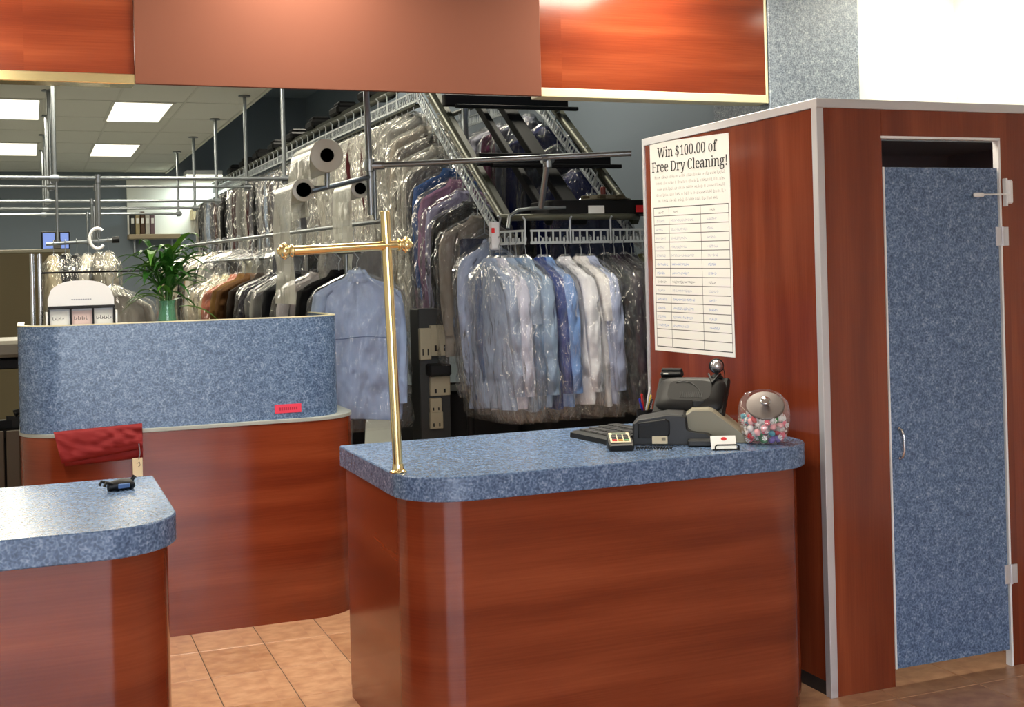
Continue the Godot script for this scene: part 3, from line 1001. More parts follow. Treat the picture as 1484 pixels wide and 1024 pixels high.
	ext(s, [[-0.125, 0.0], [0.13, 0.0], [0.13, 0.036], [0.11, 0.04], [-0.1, 0.026], [-0.122, 0.02]], -0.16, 0.16, 0.004, xk)
	part(t, "case", s, M.black_plastic)
	for i in 6:
		for j in 4:
			s = begin()
			bx(s, Vector3(-0.085 + j * 0.046, 0.024 + j * 0.003, -0.145 + i * 0.048), Vector3(-0.045 + j * 0.046, 0.033 + j * 0.003, -0.104 + i * 0.048), 0.003, xk)
			part(t, "key", s, M.grey_plastic)
	# card terminal
	var ct := Vector3(2.13, Y, -4.33)
	var xc := Transform3D(Basis(Vector3.UP, -0.35), ct)
	t = thing("card_terminal", "black payment terminal with a pale sloping keypad on the counter", "card terminal", ct)
	s = begin()
	var tp := [[-0.075, 0.032, 0.052], [-0.06, 0.046, 0.055], [0.0, 0.05, 0.042], [0.05, 0.05, 0.028], [0.068, 0.044, 0.022]]
	rings = []
	for p in tp:
		rings.append(PackedVector3Array([Vector3(-p[1] * 0.92, 0, p[0]), Vector3(-p[1], 0.008, p[0]), Vector3(-p[1], p[2] - 0.006, p[0]), Vector3(-p[1] * 0.9, p[2], p[0]), Vector3(p[1] * 0.9, p[2], p[0]), Vector3(p[1], p[2] - 0.006, p[0]), Vector3(p[1], 0.008, p[0]), Vector3(p[1] * 0.92, 0, p[0])]))
	loft(s, rings, true, true, xc)
	part(t, "housing", s, M.black_plastic)
	s = begin()
	var slope := Transform3D(Basis(Vector3.RIGHT, 0.235), Vector3(0, 0.0425, 0.0))
	bx(s, Vector3(-0.04, -0.001, -0.052), Vector3(0.04, 0.0025, 0.05), 0.001, xc * slope)
	part(t, "keypad_panel", s, M.tag_card)
	s = begin()
	bx(s, Vector3(-0.028, 0.0025, -0.047), Vector3(0.028, 0.004, -0.03), 0.001, xc * slope)
	part(t, "display", s, mat("lcd_green", Color(0.35, 0.42, 0.34), 0.3))
	for i in 3:
		for j in 4:
			s = begin()
			bx(s, Vector3(-0.033 + i * 0.0235, 0.002, -0.022 + j * 0.017), Vector3(-0.014 + i * 0.0235, 0.006, -0.010 + j * 0.017), 0.0015, xc * slope)
			var km: Material = M.grey_plastic
			if j == 3: km = [M.red_ink, mat("key_amber", Color(0.75, 0.55, 0.12), 0.5), mat("key_green", Color(0.15, 0.45, 0.22), 0.5)][i]
			part(t, "key", s, km)
	# coiled cord
	t = thing("coiled_cord", "short black coiled cord running from the card terminal to the printer", "cord", Vector3(2.2, Y, -4.27))
	s = begin()
	var coil := []
	for k in 121:
		var u := k / 120.0
		var a := u * TAU * 14
		coil.append(Vector3(2.165, Y + 0.009, -4.265).lerp(Vector3(2.285, Y + 0.009, -4.19), u) + Vector3(-0.5 * sin(a) * 0.006, cos(a) * 0.006, 0.85 * sin(a) * 0.006))
	tube(s, coil, 0.0022, 5)
	part(t, "coil", s, M.black_plastic)
	# pen cup with pens
	var pc := Vector3(2.45, Y, -4.73)
	t = thing("pen_cup", "small black cup of pens behind the printer", "pen cup", pc)
	s = begin()
	lathe(s, [[0.03, 0.0], [0.034, 0.0], [0.036, 0.095], [0.032, 0.095], [0.03, 0.006], [0.002, 0.005]], 16, Transform3D(Basis.IDENTITY, pc))
	part(t, "cup", s, M.black_plastic)
	var pens := [["red", Color(0.75, 0.08, 0.07), Vector3(-0.018, 0.165, 0.01)], ["blue", Color(0.06, 0.10, 0.62), Vector3(-0.03, 0.145, 0.012)], ["white", Color(0.86, 0.86, 0.88), Vector3(0.022, 0.19, 0.012)], ["yellow", Color(0.80, 0.72, 0.15), Vector3(0.036, 0.155, -0.01)], ["black", Color(0.04, 0.04, 0.05), Vector3(0.03, 0.14, 0.014)]]
	for p in pens:
		var pt := thing("pen", "%s pen standing in the black pen cup" % p[0], "pen", pc + Vector3(0, 0.008, 0), "pens in the cup")
		s = begin()
		var e: Vector3 = p[2]
		var q := pc + Vector3(-e.x * 0.4, 0.008, -e.z * 0.4)
		tube(s, [q, q.lerp(pc + e, 0.7), q.lerp(pc + e, 0.72), pc + e - Vector3(0, 0.004, 0), pc + e], [0.004, 0.0042, 0.0052, 0.0052, 0.003], 10)
		part(pt, "barrel", s, mat("pen_" + p[0], p[1], 0.35))
		s = begin()
		tube(s, [q.lerp(pc + e, 0.78) + Vector3(0, 0, 0.007), (pc + e) + Vector3(0, -0.006, 0.007)], 0.0014, 5)
		part(pt, "clip", s, M.chrome)
	# business cards
	var bc := Vector3(2.46, Y, -4.1)
	var xb := Transform3D(Basis(Vector3.UP, -0.42), bc)
	t = thing("card_holder", "black wire card holder on the counter edge beside the candy jar", "card holder", bc)
	s = begin()
	bx(s, Vector3(-0.045, 0.0, -0.03), Vector3(0.055, 0.004, 0.022), 0.001, xb)
	tube(s, [Vector3(-0.036, 0.004, 0.02), Vector3(-0.036, 0.016, 0.022), Vector3(-0.03, 0.021, 0.0225), Vector3(0.045, 0.021, 0.0225), Vector3(0.053, 0.016, 0.022), Vector3(0.053, 0.004, 0.02)], 0.003, 6, xb)
	bx(s, Vector3(-0.04, 0.003, -0.032), Vector3(0.05, 0.035, -0.027), 0.001, xb)
	part(t, "frame", s, M.black_plastic)
	var cc := Transform3D(xb.basis * Basis(Vector3.RIGHT, -0.62), xb * Vector3(0, 0.005, 0.014))
	for k in 3:
		var ctg := thing("business_card", "white business card with a red mark standing in the black holder", "card", cc * Vector3(0, 0, -k * 0.004), "business cards in the holder")
		s = begin()
		bx(s, Vector3(-0.05, 0.0, -k * 0.004 - 0.001), Vector3(0.045, 0.056, -k * 0.004 + 0.001), 0.0003, cc)
		part(ctg, "card", s, M.paper)
		if k == 0:
			s = begin()
			lathe(s, [[0.0005, 0.0], [0.011, 0.0], [0.011, 0.0004], [0.0005, 0.0004]], 18, cc * Transform3D(Basis(Vector3.RIGHT, PI / 2) * Basis.from_scale(Vector3(1, 1, 0.7)), Vector3(0.0, 0.042, 0.001)))
			part(ctg, "red_mark", s, M.red_ink)
	candy_jar(Vector3(2.695, Y, -4.185))
	# folded red cloth over the ledge of the back counter
	t = thing("folded_red_trousers", "folded dark red trousers draped over the ledge of the back counter", "trousers", Vector3(0.28, 0.95, -6.18))
	for lay in 2:
		s = begin()
		rings = []
		var fn := noise(6.0, 31 + lay)
		for i in 17:
			var u := i / 16.0
			var x := 0.088 + u * 0.40
			var yt := 1.036 + u * 0.012
			var yb := (0.882 + u * 0.045) if lay == 0 else (0.868 + u * 0.012)
			if lay == 1: x = 0.125 + u * 0.365
			var zf := -6.158 if lay == 0 else -6.178
			var zr := -6.182 if lay == 0 else -6.194
			var row := PackedVector3Array()
			for k in 24:
				var v := k / 24.0
				var p: Vector2
				if v < 0.5: p = Vector2(lerpf(yt, yb, v * 2), zf)
				else: p = Vector2(lerpf(yb, yt, v * 2 - 1), zr)
				var edge: float = 1.0 - pow(absf((v * 2 if v < 0.5 else 2 - v * 2) * 2 - 1), 6)
				p.y = lerpf((zf + zr) / 2, p.y, 0.35 + 0.65 * edge)
				var w: float = fn.get_noise_2d(u * 1.1 + (0.0 if v < 0.5 else 0.2), v * 0.8) * 0.016
				row.append(Vector3(x + (p.x - 1.04) * -0.22 * (1 - u) * (1.0 if lay == 0 else 0.3), p.x, p.y + w * edge))
			rings.append(row)
		loft(s, rings)
		part(t, "front_fold" if lay == 0 else "under_fold", s, M.red_cloth)
	s = begin()
	tube(s, [Vector3(0.47, 0.955, -6.15), Vector3(0.474, 0.91, -6.146), Vector3(0.468, 0.88, -6.15)], 0.003, 5)
	part(t, "drawstring", s, M.hanger_wire)
	t = thing("garment_tag", "cream paper tag hanging from the folded red trousers", "tag", Vector3(0.463, 0.80, -6.165))
	s = begin()
	bx(s, Vector3(0.44, 0.795, -6.168), Vector3(0.486, 0.885, -6.166), 0.0005)
	part(t, "card", s, M.tag_card)
	s = begin()
	tube(s, [Vector3(0.462, 0.86, -6.1655), Vector3(0.472, 0.866, -6.1655), Vector3(0.475, 0.85, -6.1655), Vector3(0.466, 0.843, -6.1655)], 0.0012, 4)
	part(t, "ink_mark", s, M.ink)
	card_display()
	plant()

# profile in local (x, y) pushed from z0 to z1, edges eased
func ext(s: SurfaceTool, prof: Array, z0: float, z1: float, ease: float, xf: Transform3D) -> void:
	var n := prof.size()
	var c := Vector2.ZERO
	for p in prof: c += Vector2(p[0], p[1]) / n
	var rings := []
	for z in [[z0, 1], [z0 + ease, 0], [z1 - ease, 0], [z1, 1]]:
		var row := PackedVector3Array()
		for p in prof:
			var q := Vector2(p[0], p[1])
			if z[1] == 1: q = q + (c - q).normalized() * ease
			row.append(Vector3(q.x, maxf(q.y, 0.0), z[0]))
		rings.append(row)
	# flat sides: one face per edge
	for l in 3:
		for i in n:
			var j := (i + 1) % n
			var a: Vector3 = xf * rings[l][i]; var b: Vector3 = xf * rings[l][j]; var d: Vector3 = xf * rings[l + 1][j]; var e: Vector3 = xf * rings[l + 1][i]
			var nn := (b - a).cross(e - a).normalized()
			var mid := (a + d) / 2 - xf * Vector3(c.x, c.y, (z0 + z1) / 2)
			if nn.dot(mid) < 0: nn = -nn
			quad(s, a, b, d, e, nn)
	var poly := PackedVector2Array()
	for p in rings[0]: poly.append(Vector2(p.x, p.y))
	var idx := Geometry2D.triangulate_polygon(poly)
	for k in range(0, idx.size(), 3):
		for e in [[0, -1.0], [3, 1.0]]:
			var nn: Vector3 = xf.basis * Vector3(0, 0, e[1])
			tri(s, xf * rings[e[0]][idx[k]], xf * rings[e[0]][idx[k + 1]], xf * rings[e[0]][idx[k + 2]], nn, nn, nn, Vector2.ZERO, Vector2.RIGHT, Vector2.ONE)

func candy_jar(c: Vector3) -> void:
	var t := thing("candy_jar", "clear plastic candy jar with a slanted silver lid at the counter end", "jar", c)
	var ln := (Vector3(-0.42, 0.95, 0.70)).normalized()      # the lid looks up and forward
	var lc := c + Vector3(-0.012, 0.148, 0.03)
	var s := begin()
	var rings := []
	for p in [[0.0, 0.062], [0.006, 0.074], [0.05, 0.088], [0.09, 0.095], [0.13, 0.094], [0.165, 0.086], [0.195, 0.07], [0.205, 0.05]]:
		var row := PackedVector3Array()
		for k in 32:
			var a := TAU * k / 32
			var q := Vector3(signf(cos(a)) * pow(absf(cos(a)), 0.75) * p[1], p[0], signf(sin(a)) * pow(absf(sin(a)), 0.75) * p[1]) + c
			var over := (q - (lc - ln * 0.006)).dot(ln)      # cut by the slanted mouth
			if over > 0: q -= ln * over
			row.append(q)
		rings.append(row)
	loft(s, rings, true, false)
	part(t, "jar_body", s, M.jar_plastic)
	var up := ln
	var bx_ := up.cross(Vector3(0, 0, 1)).normalized()
	var lb := Basis(bx_, up, bx_.cross(up))
	s = begin()
	lathe(s, [[0.002, -0.006], [0.071, -0.006], [0.074, -0.002], [0.074, 0.004], [0.069, 0.008], [0.03, 0.010], [0.002, 0.010]], 32, Transform3D(lb, lc))
	part(t, "lid", s, mat("brushed_lid", Color(0.46, 0.43, 0.42), 0.42, 0.6), "brushed silver lid")
	s = begin()
	lathe(s, [[0.012, 0.008], [0.013, 0.02], [0.02, 0.024], [0.021, 0.032], [0.016, 0.036], [0.002, 0.037]], 20, Transform3D(lb, lc))
	part(t, "lid_knob", s, M.chrome)
	# candies: settled one by one on the floor of the jar and on each other
	s = begin()
	O = Vector3.ZERO
	var rr := 0.015
	rings = []
	var prof := [[-1.0, 0.05], [-0.8, 0.62], [-0.3, 0.98], [0.3, 0.98], [0.8, 0.62], [1.0, 0.05]]
	for p in prof:
		var row := PackedVector3Array()
		for k in 10: row.append(Vector3(p[0] * rr * 0.8, cos(TAU * k / 10) * rr * p[1], sin(TAU * k / 10) * rr * p[1]))
		rings.append(row)
	loft(s, rings)
	var candy_mesh := s.commit()
	s = begin()
	for k in [-1.0, 1.0]:
		for a in 6:
			var A := TAU * a / 6; var B := TAU * (a + 0.7) / 6
			tri(s, Vector3(k * rr * 0.72, 0, 0), Vector3(k * rr * 1.55, cos(A) * rr * 0.75, sin(A) * rr * 0.75), Vector3(k * rr * 1.45, cos(B) * rr * 0.75, sin(B) * rr * 0.75), Vector3(k, 0.2, 0).normalized(), Vector3(k, 0.2, 0).normalized(), Vector3(k, 0.2, 0).normalized(), Vector2.ZERO, Vector2.RIGHT, Vector2.ONE)
	var wrap_mesh := s.commit()
	var kinds := [["pink", Color(0.90, 0.42, 0.50)], ["red", Color(0.72, 0.06, 0.14)], ["white", Color(0.90, 0.88, 0.88)], ["turquoise", Color(0.22, 0.58, 0.66)], ["pale pink", Color(0.92, 0.66, 0.68)], ["green", Color(0.22, 0.50, 0.28)], ["violet", Color(0.46, 0.38, 0.68)]]
	var spots := []
	var r := RandomNumberGenerator.new()
	r.seed = 11
	var tries := 0
	while spots.size() < 105 and tries < 9000:
		tries += 1
		var p := Vector3(r.randf_range(-0.085, 0.085), r.randf_range(0.016, 0.105), r.randf_range(-0.085, 0.085))
		var lim := 0.066 + (p.y / 0.09) * 0.014
		if Vector2(p.x, p.z).length() > lim: continue
		if Vector2(p.x, p.z).length() < 0.03 and p.y < 0.09: continue
		var ok := true
		for q in spots:
			if q.distance_to(p) < 0.0245: ok = false; break
		if ok: spots.append(p)
	for p in spots:
		var kd: Array = kinds[[0, 2, 4, 0, 1, 4, 2, 3, 0, 5, 6, 3][r.randi() % 12]]
		if p.y < 0.04: kd = kinds[[3, 5, 6, 0, 1][r.randi() % 5]]
		var o := thing("wrapped_candy", "%s twist-wrapped candy in the clear jar" % kd[0], "candy", c + p, kd[0] + " candies in the jar")
		o.rotation = Vector3(r.randf() * TAU, r.randf() * TAU, r.randf() * TAU)
		var k := "candy_" + str(kd[0]).replace(" ", "_")
		if not M.has(k): mat(k, kd[1], 0.3)
		part(o, "sweet", candy_mesh, M[k])
		part(o, "wrapper_twist", wrap_mesh, M.white_plastic)

func card_display() -> void:
	var z := -6.36
	var a := px(70, 470, 2, z); var b := px(166, 467, 2, z)
	var c := Vector3((a.x + b.x) / 2, 1.465, z)
	var w: float = (b.x - a.x) / 2
	var t := thing("card_display", "white arched countertop display holding three printed cards behind the blue screen", "display stand", c)
	# arched back board
	var pts := PackedVector2Array()
	var base := 0.0; var side := 0.235 - 0.045
	pts.append(Vector2(-w, base)); pts.append(Vector2(w, base))
	for k in 21:
		var u := k / 20.0
		var x := lerpf(w, -w, u)
		pts.append(Vector2(x, side + sqrt(maxf(0.0, 1.0 - pow(absf(x / w), 2.6))) * 0.088))
	var s := begin()
	var idx := Geometry2D.triangulate_polygon(pts)
	for e in [[-0.012, -1.0], [0.0, 1.0]]:
		for k in range(0, idx.size(), 3):
			var n := Vector3(0, 0, e[1])
			tri(s, c + Vector3(pts[idx[k]].x, pts[idx[k]].y, e[0]), c + Vector3(pts[idx[k + 1]].x, pts[idx[k + 1]].y, e[0]), c + Vector3(pts[idx[k + 2]].x, pts[idx[k + 2]].y, e[0]), n, n, n, Vector2.ZERO, Vector2.RIGHT, Vector2.ONE)
	for i in pts.size():
		var p := pts[i]; var q := pts[(i + 1) % pts.size()]
		var d := (q - p).normalized()
		quad(s, c + Vector3(p.x, p.y, -0.012), c + Vector3(q.x, q.y, -0.012), c + Vector3(q.x, q.y, 0), c + Vector3(p.x, p.y, 0), Vector3(d.y, -d.x, 0))
	part(t, "arched_board", s, M.white_plastic)
	s = begin()
	bx(s, c + Vector3(-w, 0.142, 0.001), c + Vector3(w, 0.156, 0.05), 0.003)
	for x in [-w, -w * 0.34, w * 0.33, w - 0.006]: bx(s, c + Vector3(x, 0, 0.001), c + Vector3(x + 0.006, 0.142, 0.045), 0.001)
	part(t, "black_pocket", s, M.black_plastic)
	s = begin()
	bx(s, c + Vector3(-w - 0.012, 0, 0.0), c + Vector3(-w - 0.002, 0.13, 0.05), 0.002)
	bx(s, c + Vector3(w + 0.002, 0, 0.0), c + Vector3(w + 0.012, 0.13, 0.05), 0.002)
	part(t, "pocket_side", s, M.white_plastic)
	s = begin()
	for k in 9: bx(s, c + Vector3(-0.045 + k * 0.0105, 0.183, 0.0), c + Vector3(-0.037 + k * 0.0105, 0.188, 0.0006))
	part(t, "faint_print", s, mat("grey_ink", Color(0.55, 0.56, 0.60), 0.8))
	var spans := [[-w + 0.008, -w * 0.36], [-w * 0.32 + 0.002, w * 0.31], [w * 0.35 + 0.002, w - 0.008]]
	for k in 3:
		var ct := thing("leaflet", ["white leaflet with short black print in the first pocket of the arched display", "pinkish leaflet with black print between two white ones in the arched display", "white leaflet with long black print at the plant side of the arched display"][k], "leaflet", c + Vector3((spans[k][0] + spans[k][1]) / 2, 0, 0.02), "leaflets in the display")
		s = begin()
		bx(s, c + Vector3(spans[k][0], 0.0, 0.02), c + Vector3(spans[k][1], 0.132, 0.024), 0.0005)
		part(ct, "sheet", s, M.paper if k != 1 else mat("pink_paper", Color(0.90, 0.80, 0.78), 0.8))
		s = begin()
		var x: float = spans[k][0] + 0.012
		var x1: float = [spans[0][1] - 0.03, spans[1][1] - 0.022, spans[2][1] - 0.004][k]
		var i := 0
		while x < x1:
			var hh: float = [0.016, 0.011, 0.019, 0.012][i % 4]
			bx(s, c + Vector3(x, 0.088, 0.0235), c + Vector3(x + 0.0025, 0.088 + hh, 0.0246))
			bx(s, c + Vector3(x, 0.088 + hh * 0.5 * (i % 2), 0.0235), c + Vector3(x + 0.007, 0.0905 + hh * 0.5 * (i % 2), 0.0246))
			x += 0.009; i += 1
		part(ct, "print", s, M.ink)

func plant() -> void:
	var c := Vector3(0.648, 1.465, -6.46)
	var t := thing("leafy_pot_plant", "green bamboo-like plant with arching leaves in a green glass vase", "plant", c)
	var s := begin()
	lathe(s, [[0.035, 0.0], [0.042, 0.004], [0.045, 0.06], [0.04, 0.12], [0.038, 0.15], [0.043, 0.165], [0.04, 0.165], [0.035, 0.15], [0.036, 0.12], [0.04, 0.06], [0.036, 0.008], [0.002, 0.008]], 22, Transform3D(Basis.IDENTITY, c))
	part(t, "vase", s, M.green_glass, "green glass vase")
	var r := RandomNumberGenerator.new()
	r.seed = 23
	for k in 9:
		var a := TAU * k / 9 + r.randf() * 0.5
		var lean := r.randf_range(0.03, 0.10)
		var h := r.randf_range(0.26, 0.44)
		var d := Vector3(cos(a), 0, sin(a) * 0.7)
		var stem := []
		for i in 6:
			var u := i / 5.0
			stem.append(c + Vector3(0, 0.02, 0) + d * (0.012 + lean * u * u) + Vector3(0, h * u, 0))
		s = begin()
		tube(s, stem, [0.006, 0.006, 0.005, 0.0045, 0.004, 0.002], 6)
		part(t, "stem", s, M.stem_green)
		for j in 8:
			var u := 0.45 + 0.55 * j / 7.0
			var p: Vector3 = stem[mini(int(u * 5), 4)].lerp(stem[mini(int(u * 5) + 1, 5)], u * 5 - int(u * 5))
			var la := a + j * 2.4 + r.randf_range(-0.5, 0.5)
			leaf(t, p, la, r.randf_range(0.16, 0.30), r.randf_range(0.35, 1.35), r.randf_range(0.015, 0.025), M.green_leaf if r.randf() < 0.75 else M.light_leaf)
	for q in [[Vector3(0.66, 1.62, -6.40), PI * 0.98, 0.26, 0.75], [Vector3(0.70, 1.66, -6.42), 0.15, 0.24, 0.9], [Vector3(0.62, 1.66, -6.4), PI * 1.02, 0.25, 0.15], [Vector3(0.70, 1.6, -6.4), -0.2, 0.28, 0.1]]:
		leaf(t, q[0], q[1], q[2], q[3], 0.017, M.light_leaf)

func leaf(t: Node3D, p: Vector3, a: float, len: float, rise: float, wid: float, m: Material) -> void:
	var d := Vector3(cos(a), 0, sin(a) * 0.8)
	var side := Vector3(-d.z, 0, d.x).normalized()
	var s := begin()
	var rows := []
	for i in 7:
		var u := i / 6.0
		var q := p + d * len * u * (1.0 - 0.12 * u) + Vector3(0, len * (rise * u - (0.55 + 0.3 * rise) * u * u), 0)
		var w := wid * sin(PI * (0.08 + 0.92 * pow(u, 0.75))) if i < 6 else 0.0005
		rows.append([q - side * w + Vector3(0, w * 0.35, 0), q, q + side * w + Vector3(0, w * 0.35, 0)])
	for i in 6:
		for k in 2:
			var A: Vector3 = rows[i][k]; var B: Vector3 = rows[i][k + 1]; var C: Vector3 = rows[i + 1][k + 1]; var D: Vector3 = rows[i + 1][k]
			var n := (B - A).cross(D - A).normalized()
			if n.y < 0: n = -n
			quad(s, A, B, C, D, n)
	part(t, "leaf", s, m)

# ---------- garment conveyor ----------
const LX := 2.58
const RX := 3.46
func track_y(z: float) -> float:      # height of the slotted track along the sloping runs
	if z > -6.75: return 1.93
	if z < -8.3: return 2.99 + (z + 8.3) * -0.006
	return lerpf(1.93, 2.99, (-6.75 - z) / 1.55)

func link_mesh(l: float) -> Mesh:
	var s := begin()
	O = Vector3.ZERO
	bx(s, Vector3(-l / 2, 0.03, -0.004), Vector3(l / 2, 0.042, 0.004))
	bx(s, Vector3(-l / 2, -0.042, -0.006), Vector3(l / 2, -0.026, 0.006))
	for k in 6:
		var x := -l / 2 + 0.008 + (l - 0.02) * k / 5.0
		bx(s, Vector3(x - 0.005, -0.03, -0.003), Vector3(x + 0.005, 0.032, 0.003))
	for k in 5:
		var x := -l / 2 + 0.008 + (l - 0.02) * (k + 0.5) / 5.0
		bx(s, Vector3(x - 0.006, -0.03, 0.002), Vector3(x + 0.006, -0.004, 0.007))
	return s.commit()

func conveyor() -> void:
	var t := thing("garment_conveyor", "overhead garment conveyor with slotted steel track climbing a ramp behind the counter", "conveyor", Vector3(LX, 0, -7.5))
	var base := Vector3(LX, 0, -7.5)
	var lm := link_mesh(0.245)
	# the near line of the track: far upper left run, ramp down, round the front, ramp up on the right
	var path := []
	var z := -18.8
	while z < -8.3:
		path.append(Vector3(LX, track_y(z), z)); z += 0.25
	for k in 8: path.append(Vector3(LX, track_y(-8.3 + k * 0.2214), -8.3 + k * 0.2214))
	for k in range(1, 6):
		var a := PI / 2 * k / 5.0
		path.append(Vector3(LX + 0.16 * (1 - cos(a)), 1.93, -6.76 + 0.16 * sin(a)))
	for k in 3: path.append(Vector3(LX + 0.36 + k * 0.22, 1.93, -6.6))
	for k in range(1, 6):
		var a := PI / 2 * k / 5.0
		path.append(Vector3(RX - 0.16 + 0.16 * sin(a), 1.93, -6.6 - 0.16 * (1 - cos(a))))
	for k in 8: path.append(Vector3(RX, track_y(-6.85 - k * 0.215), -6.85 - k * 0.215))
	z = -8.55
	while z > -12.0:
		path.append(Vector3(RX, track_y(z), z)); z -= 0.25
	var curve := Curve3D.new()
	for p in path: curve.add_point(p)
	curve.bake_interval = 0.05
	var total := curve.get_baked_length()
	var n := int(total / 0.262)
	var s := begin()
	for i in n:
		var d := (i + 0.5) * 0.262
		var p := curve.sample_baked(d); var q := curve.sample_baked(minf(d + 0.03, total)) - curve.sample_baked(maxf(d - 0.03, 0.0))
		var x := q.normalized()
		var zz := x.cross(Vector3.UP).normalized()
		var o := part(t, "slot_link", lm, M.galvanised)
		o.transform = Transform3D(Basis(x, zz.cross(x), zz), p - base)
		# bracket from the link up to the rail
		O = base
		var up := zz.cross(x)
		s = begin()
		var e := p + x * 0.131
		tube(s, [e - up * 0.045, e + up * 0.10, e + up * 0.115 + zz * 0.02], 0.006, 6)
		part(t, "bracket", s, M.galvanised)
	# tube rail above the track
	s = begin()
	var rail := []
	var k2 := 0.0
	while k2 <= total:
		var p := curve.sample_baked(k2)
		rail.append(p + Vector3(0, 0.115, 0) + Vector3(0.012, 0, -0.012))
		k2 += 0.12
	tube(s, rail, 0.02, 10)
	part(t, "rail", s, mat("dull_rail", Color(0.34, 0.34, 0.29), 0.5, 0.5))
	# dark lower flange that the links slide on, upper run only
	s = begin()
	bx(s, Vector3(LX - 0.012, 2.925, -18.8), Vector3(LX + 0.05, 2.94, -8.35))
	bx(s, Vector3(LX + 0.06, 3.14, -18.8), Vector3(LX + 0.12, 3.20, -8.4))
	part(t, "beam", s, mat("olive_steel", Color(0.20, 0.21, 0.15), 0.6, 0.0, 0.4))
	for k in 9:
		s = begin()
		var zc := -8.9 - k * 1.05
		bx(s, Vector3(LX + 0.02, 3.19, zc - 0.16), Vector3(LX + 0.28, 3.27, zc + 0.16), 0.02)
		bx(s, Vector3(LX + 0.05, 3.26, zc - 0.10), Vector3(LX + 0.22, 3.31, zc + 0.1), 0.015)
		part(t, "drive_housing", s, M.black_steel)
	# black crossbeams and the sloping beams between the two ramps
	for q in [[-7.9, 2.90], [-7.25, 2.44]]:
		s = begin()
		bx(s, Vector3(LX + 0.05, q[1] - 0.04, q[0] - 0.03), Vector3(RX + 0.08, q[1] + 0.04, q[0] + 0.03), 0.006)
		bx(s, Vector3(LX + 0.12, q[1] - 0.055, q[0] + 0.03), Vector3(RX + 0.14, q[1] - 0.03, q[0] + 0.07), 0.004)
		part(t, "crossbeam", s, M.black_steel)
	for q in [[LX + 0.36, 0.02, "black_steel"], [LX + 0.56, 0.05, "black_steel"], [LX + 0.09, 0.022, "olive_steel"], [RX + 0.06, 0.025, "olive_steel"]]:
		s = begin()
		var a := Vector3(q[0], 3.1, -8.35); var b := Vector3(q[0], 2.03, -6.85)
		var dir := (b - a).normalized()
		var side := Vector3(1, 0, 0)
		bx(s, Vector3(-q[1], -0.03, 0), Vector3(q[1], 0.03, a.distance_to(b)), 0.004, Transform3D(Basis(side, dir.cross(side), dir), a))
		part(t, "sloping_beam", s, M[q[2]])
	# turn wheel housing at the front
	s = begin()
	prism(s, rpoly([[Vector2(LX + 0.26, -6.95), 0.05], [Vector2(LX + 0.26, -6.62), 0.05], [Vector2(3.62, -6.62), 0.05], [Vector2(3.62, -6.95), 0.05]], 6), 2.06, 2.145, 0.006)
	part(t, "wheel_housing", s, M.black_steel)
	s = begin()
	lathe(s, [[0.01, 0.0], [0.17, 0.0], [0.17, 0.012], [0.10, 0.016], [0.10, 0.035], [0.05, 0.04], [0.01, 0.04]], 28, Transform3D(Basis.IDENTITY, Vector3(3.27, 2.145, -6.79)))
	for k in 6:
		var a := TAU * k / 6
		bx(s, Vector3(-0.022, 0.012, -0.022), Vector3(0.022, 0.036, 0.022), 0.005, Transform3D(Basis.IDENTITY, Vector3(3.27 + cos(a) * 0.12, 2.145, -6.79 + sin(a) * 0.12)))
	part(t, "wheel_hub", s, mat("bronze_grey", Color(0.34, 0.31, 0.24), 0.4, 0.6))
	s = begin()
	lathe(s, [[0.005, 0.03], [0.016, 0.03], [0.016, 0.085], [0.012, 0.09], [0.003, 0.09]], 12, Transform3D(Basis.IDENTITY, Vector3(3.27, 2.145, -6.79)))
	part(t, "hub_bolt", s, mat("red_brown", Color(0.42, 0.13, 0.10), 0.45), "red-brown bolt")
	s = begin()
	bx(s, Vector3(3.085, 2.055, -6.613), Vector3(3.19, 2.11, -6.611))
	part(t, "white_sticker", s, M.paper)
	s = begin()
	bx(s, Vector3(3.40, 2.07, -6.614), Vector3(3.47, 2.112, -6.611), 0.0)
	part(t, "red_sticker", s, M.red_ink)
	# sensor at the foot of the ramp and guard tube
	s = begin()
	bx(s, Vector3(LX - 0.12, 1.86, -6.63), Vector3(LX - 0.06, 2.02, -6.60), 0.008)
	part(t, "sensor_box", s, M.aluminium)
	s = begin()
	bx(s, Vector3(LX - 0.115, 1.955, -6.60), Vector3(LX - 0.095, 1.985, -6.594), 0.003)
	part(t, "sensor_lamp", s, M.red_ink)
	s = begin()
	tube(s, [Vector3(LX - 0.02, 1.98, -6.58), Vector3(LX, 2.05, -6.6), Vector3(LX + 0.06, 2.085, -6.62), Vector3(LX + 0.14, 2.095, -6.62), Vector3(LX + 0.36, 2.10, -6.62)], 0.011, 8)
	part(t, "guard_tube", s, M.zinc)
	for q in [[2.46, -7.02], [RX + 0.1, -8.3], [LX + 0.34, -8.3], [LX, -12.0], [LX, -16.0], [RX, -12.0]]:
		s = begin()
		var top := 1.72 if q[1] > -7.1 else 2.92
		tube(s, [Vector3(q[0], 0, q[1]), Vector3(q[0], top, q[1])], 0.024, 10)
		lathe(s, [[0.01, 0.0], [0.07, 0.0], [0.07, 0.01], [0.03, 0.014]], 14, Transform3D(Basis.IDENTITY, Vector3(q[0], 0, q[1])))
		part(t, "support_leg", s, M.zinc if q[1] < -7.1 else M.black_steel)
	# control cabinet beside the ramp
	var c := px(632, 620, 2, -7.15)
	t = thing("control_cabinet", "beige electrical control boxes stacked under the conveyor ramp", "control cabinet", Vector3(c.x, 0, -7.2))
	var w0 := px(610, 560, 2, -7.15).x; var w1 := px(652, 560, 2, -7.15).x
	s = begin()
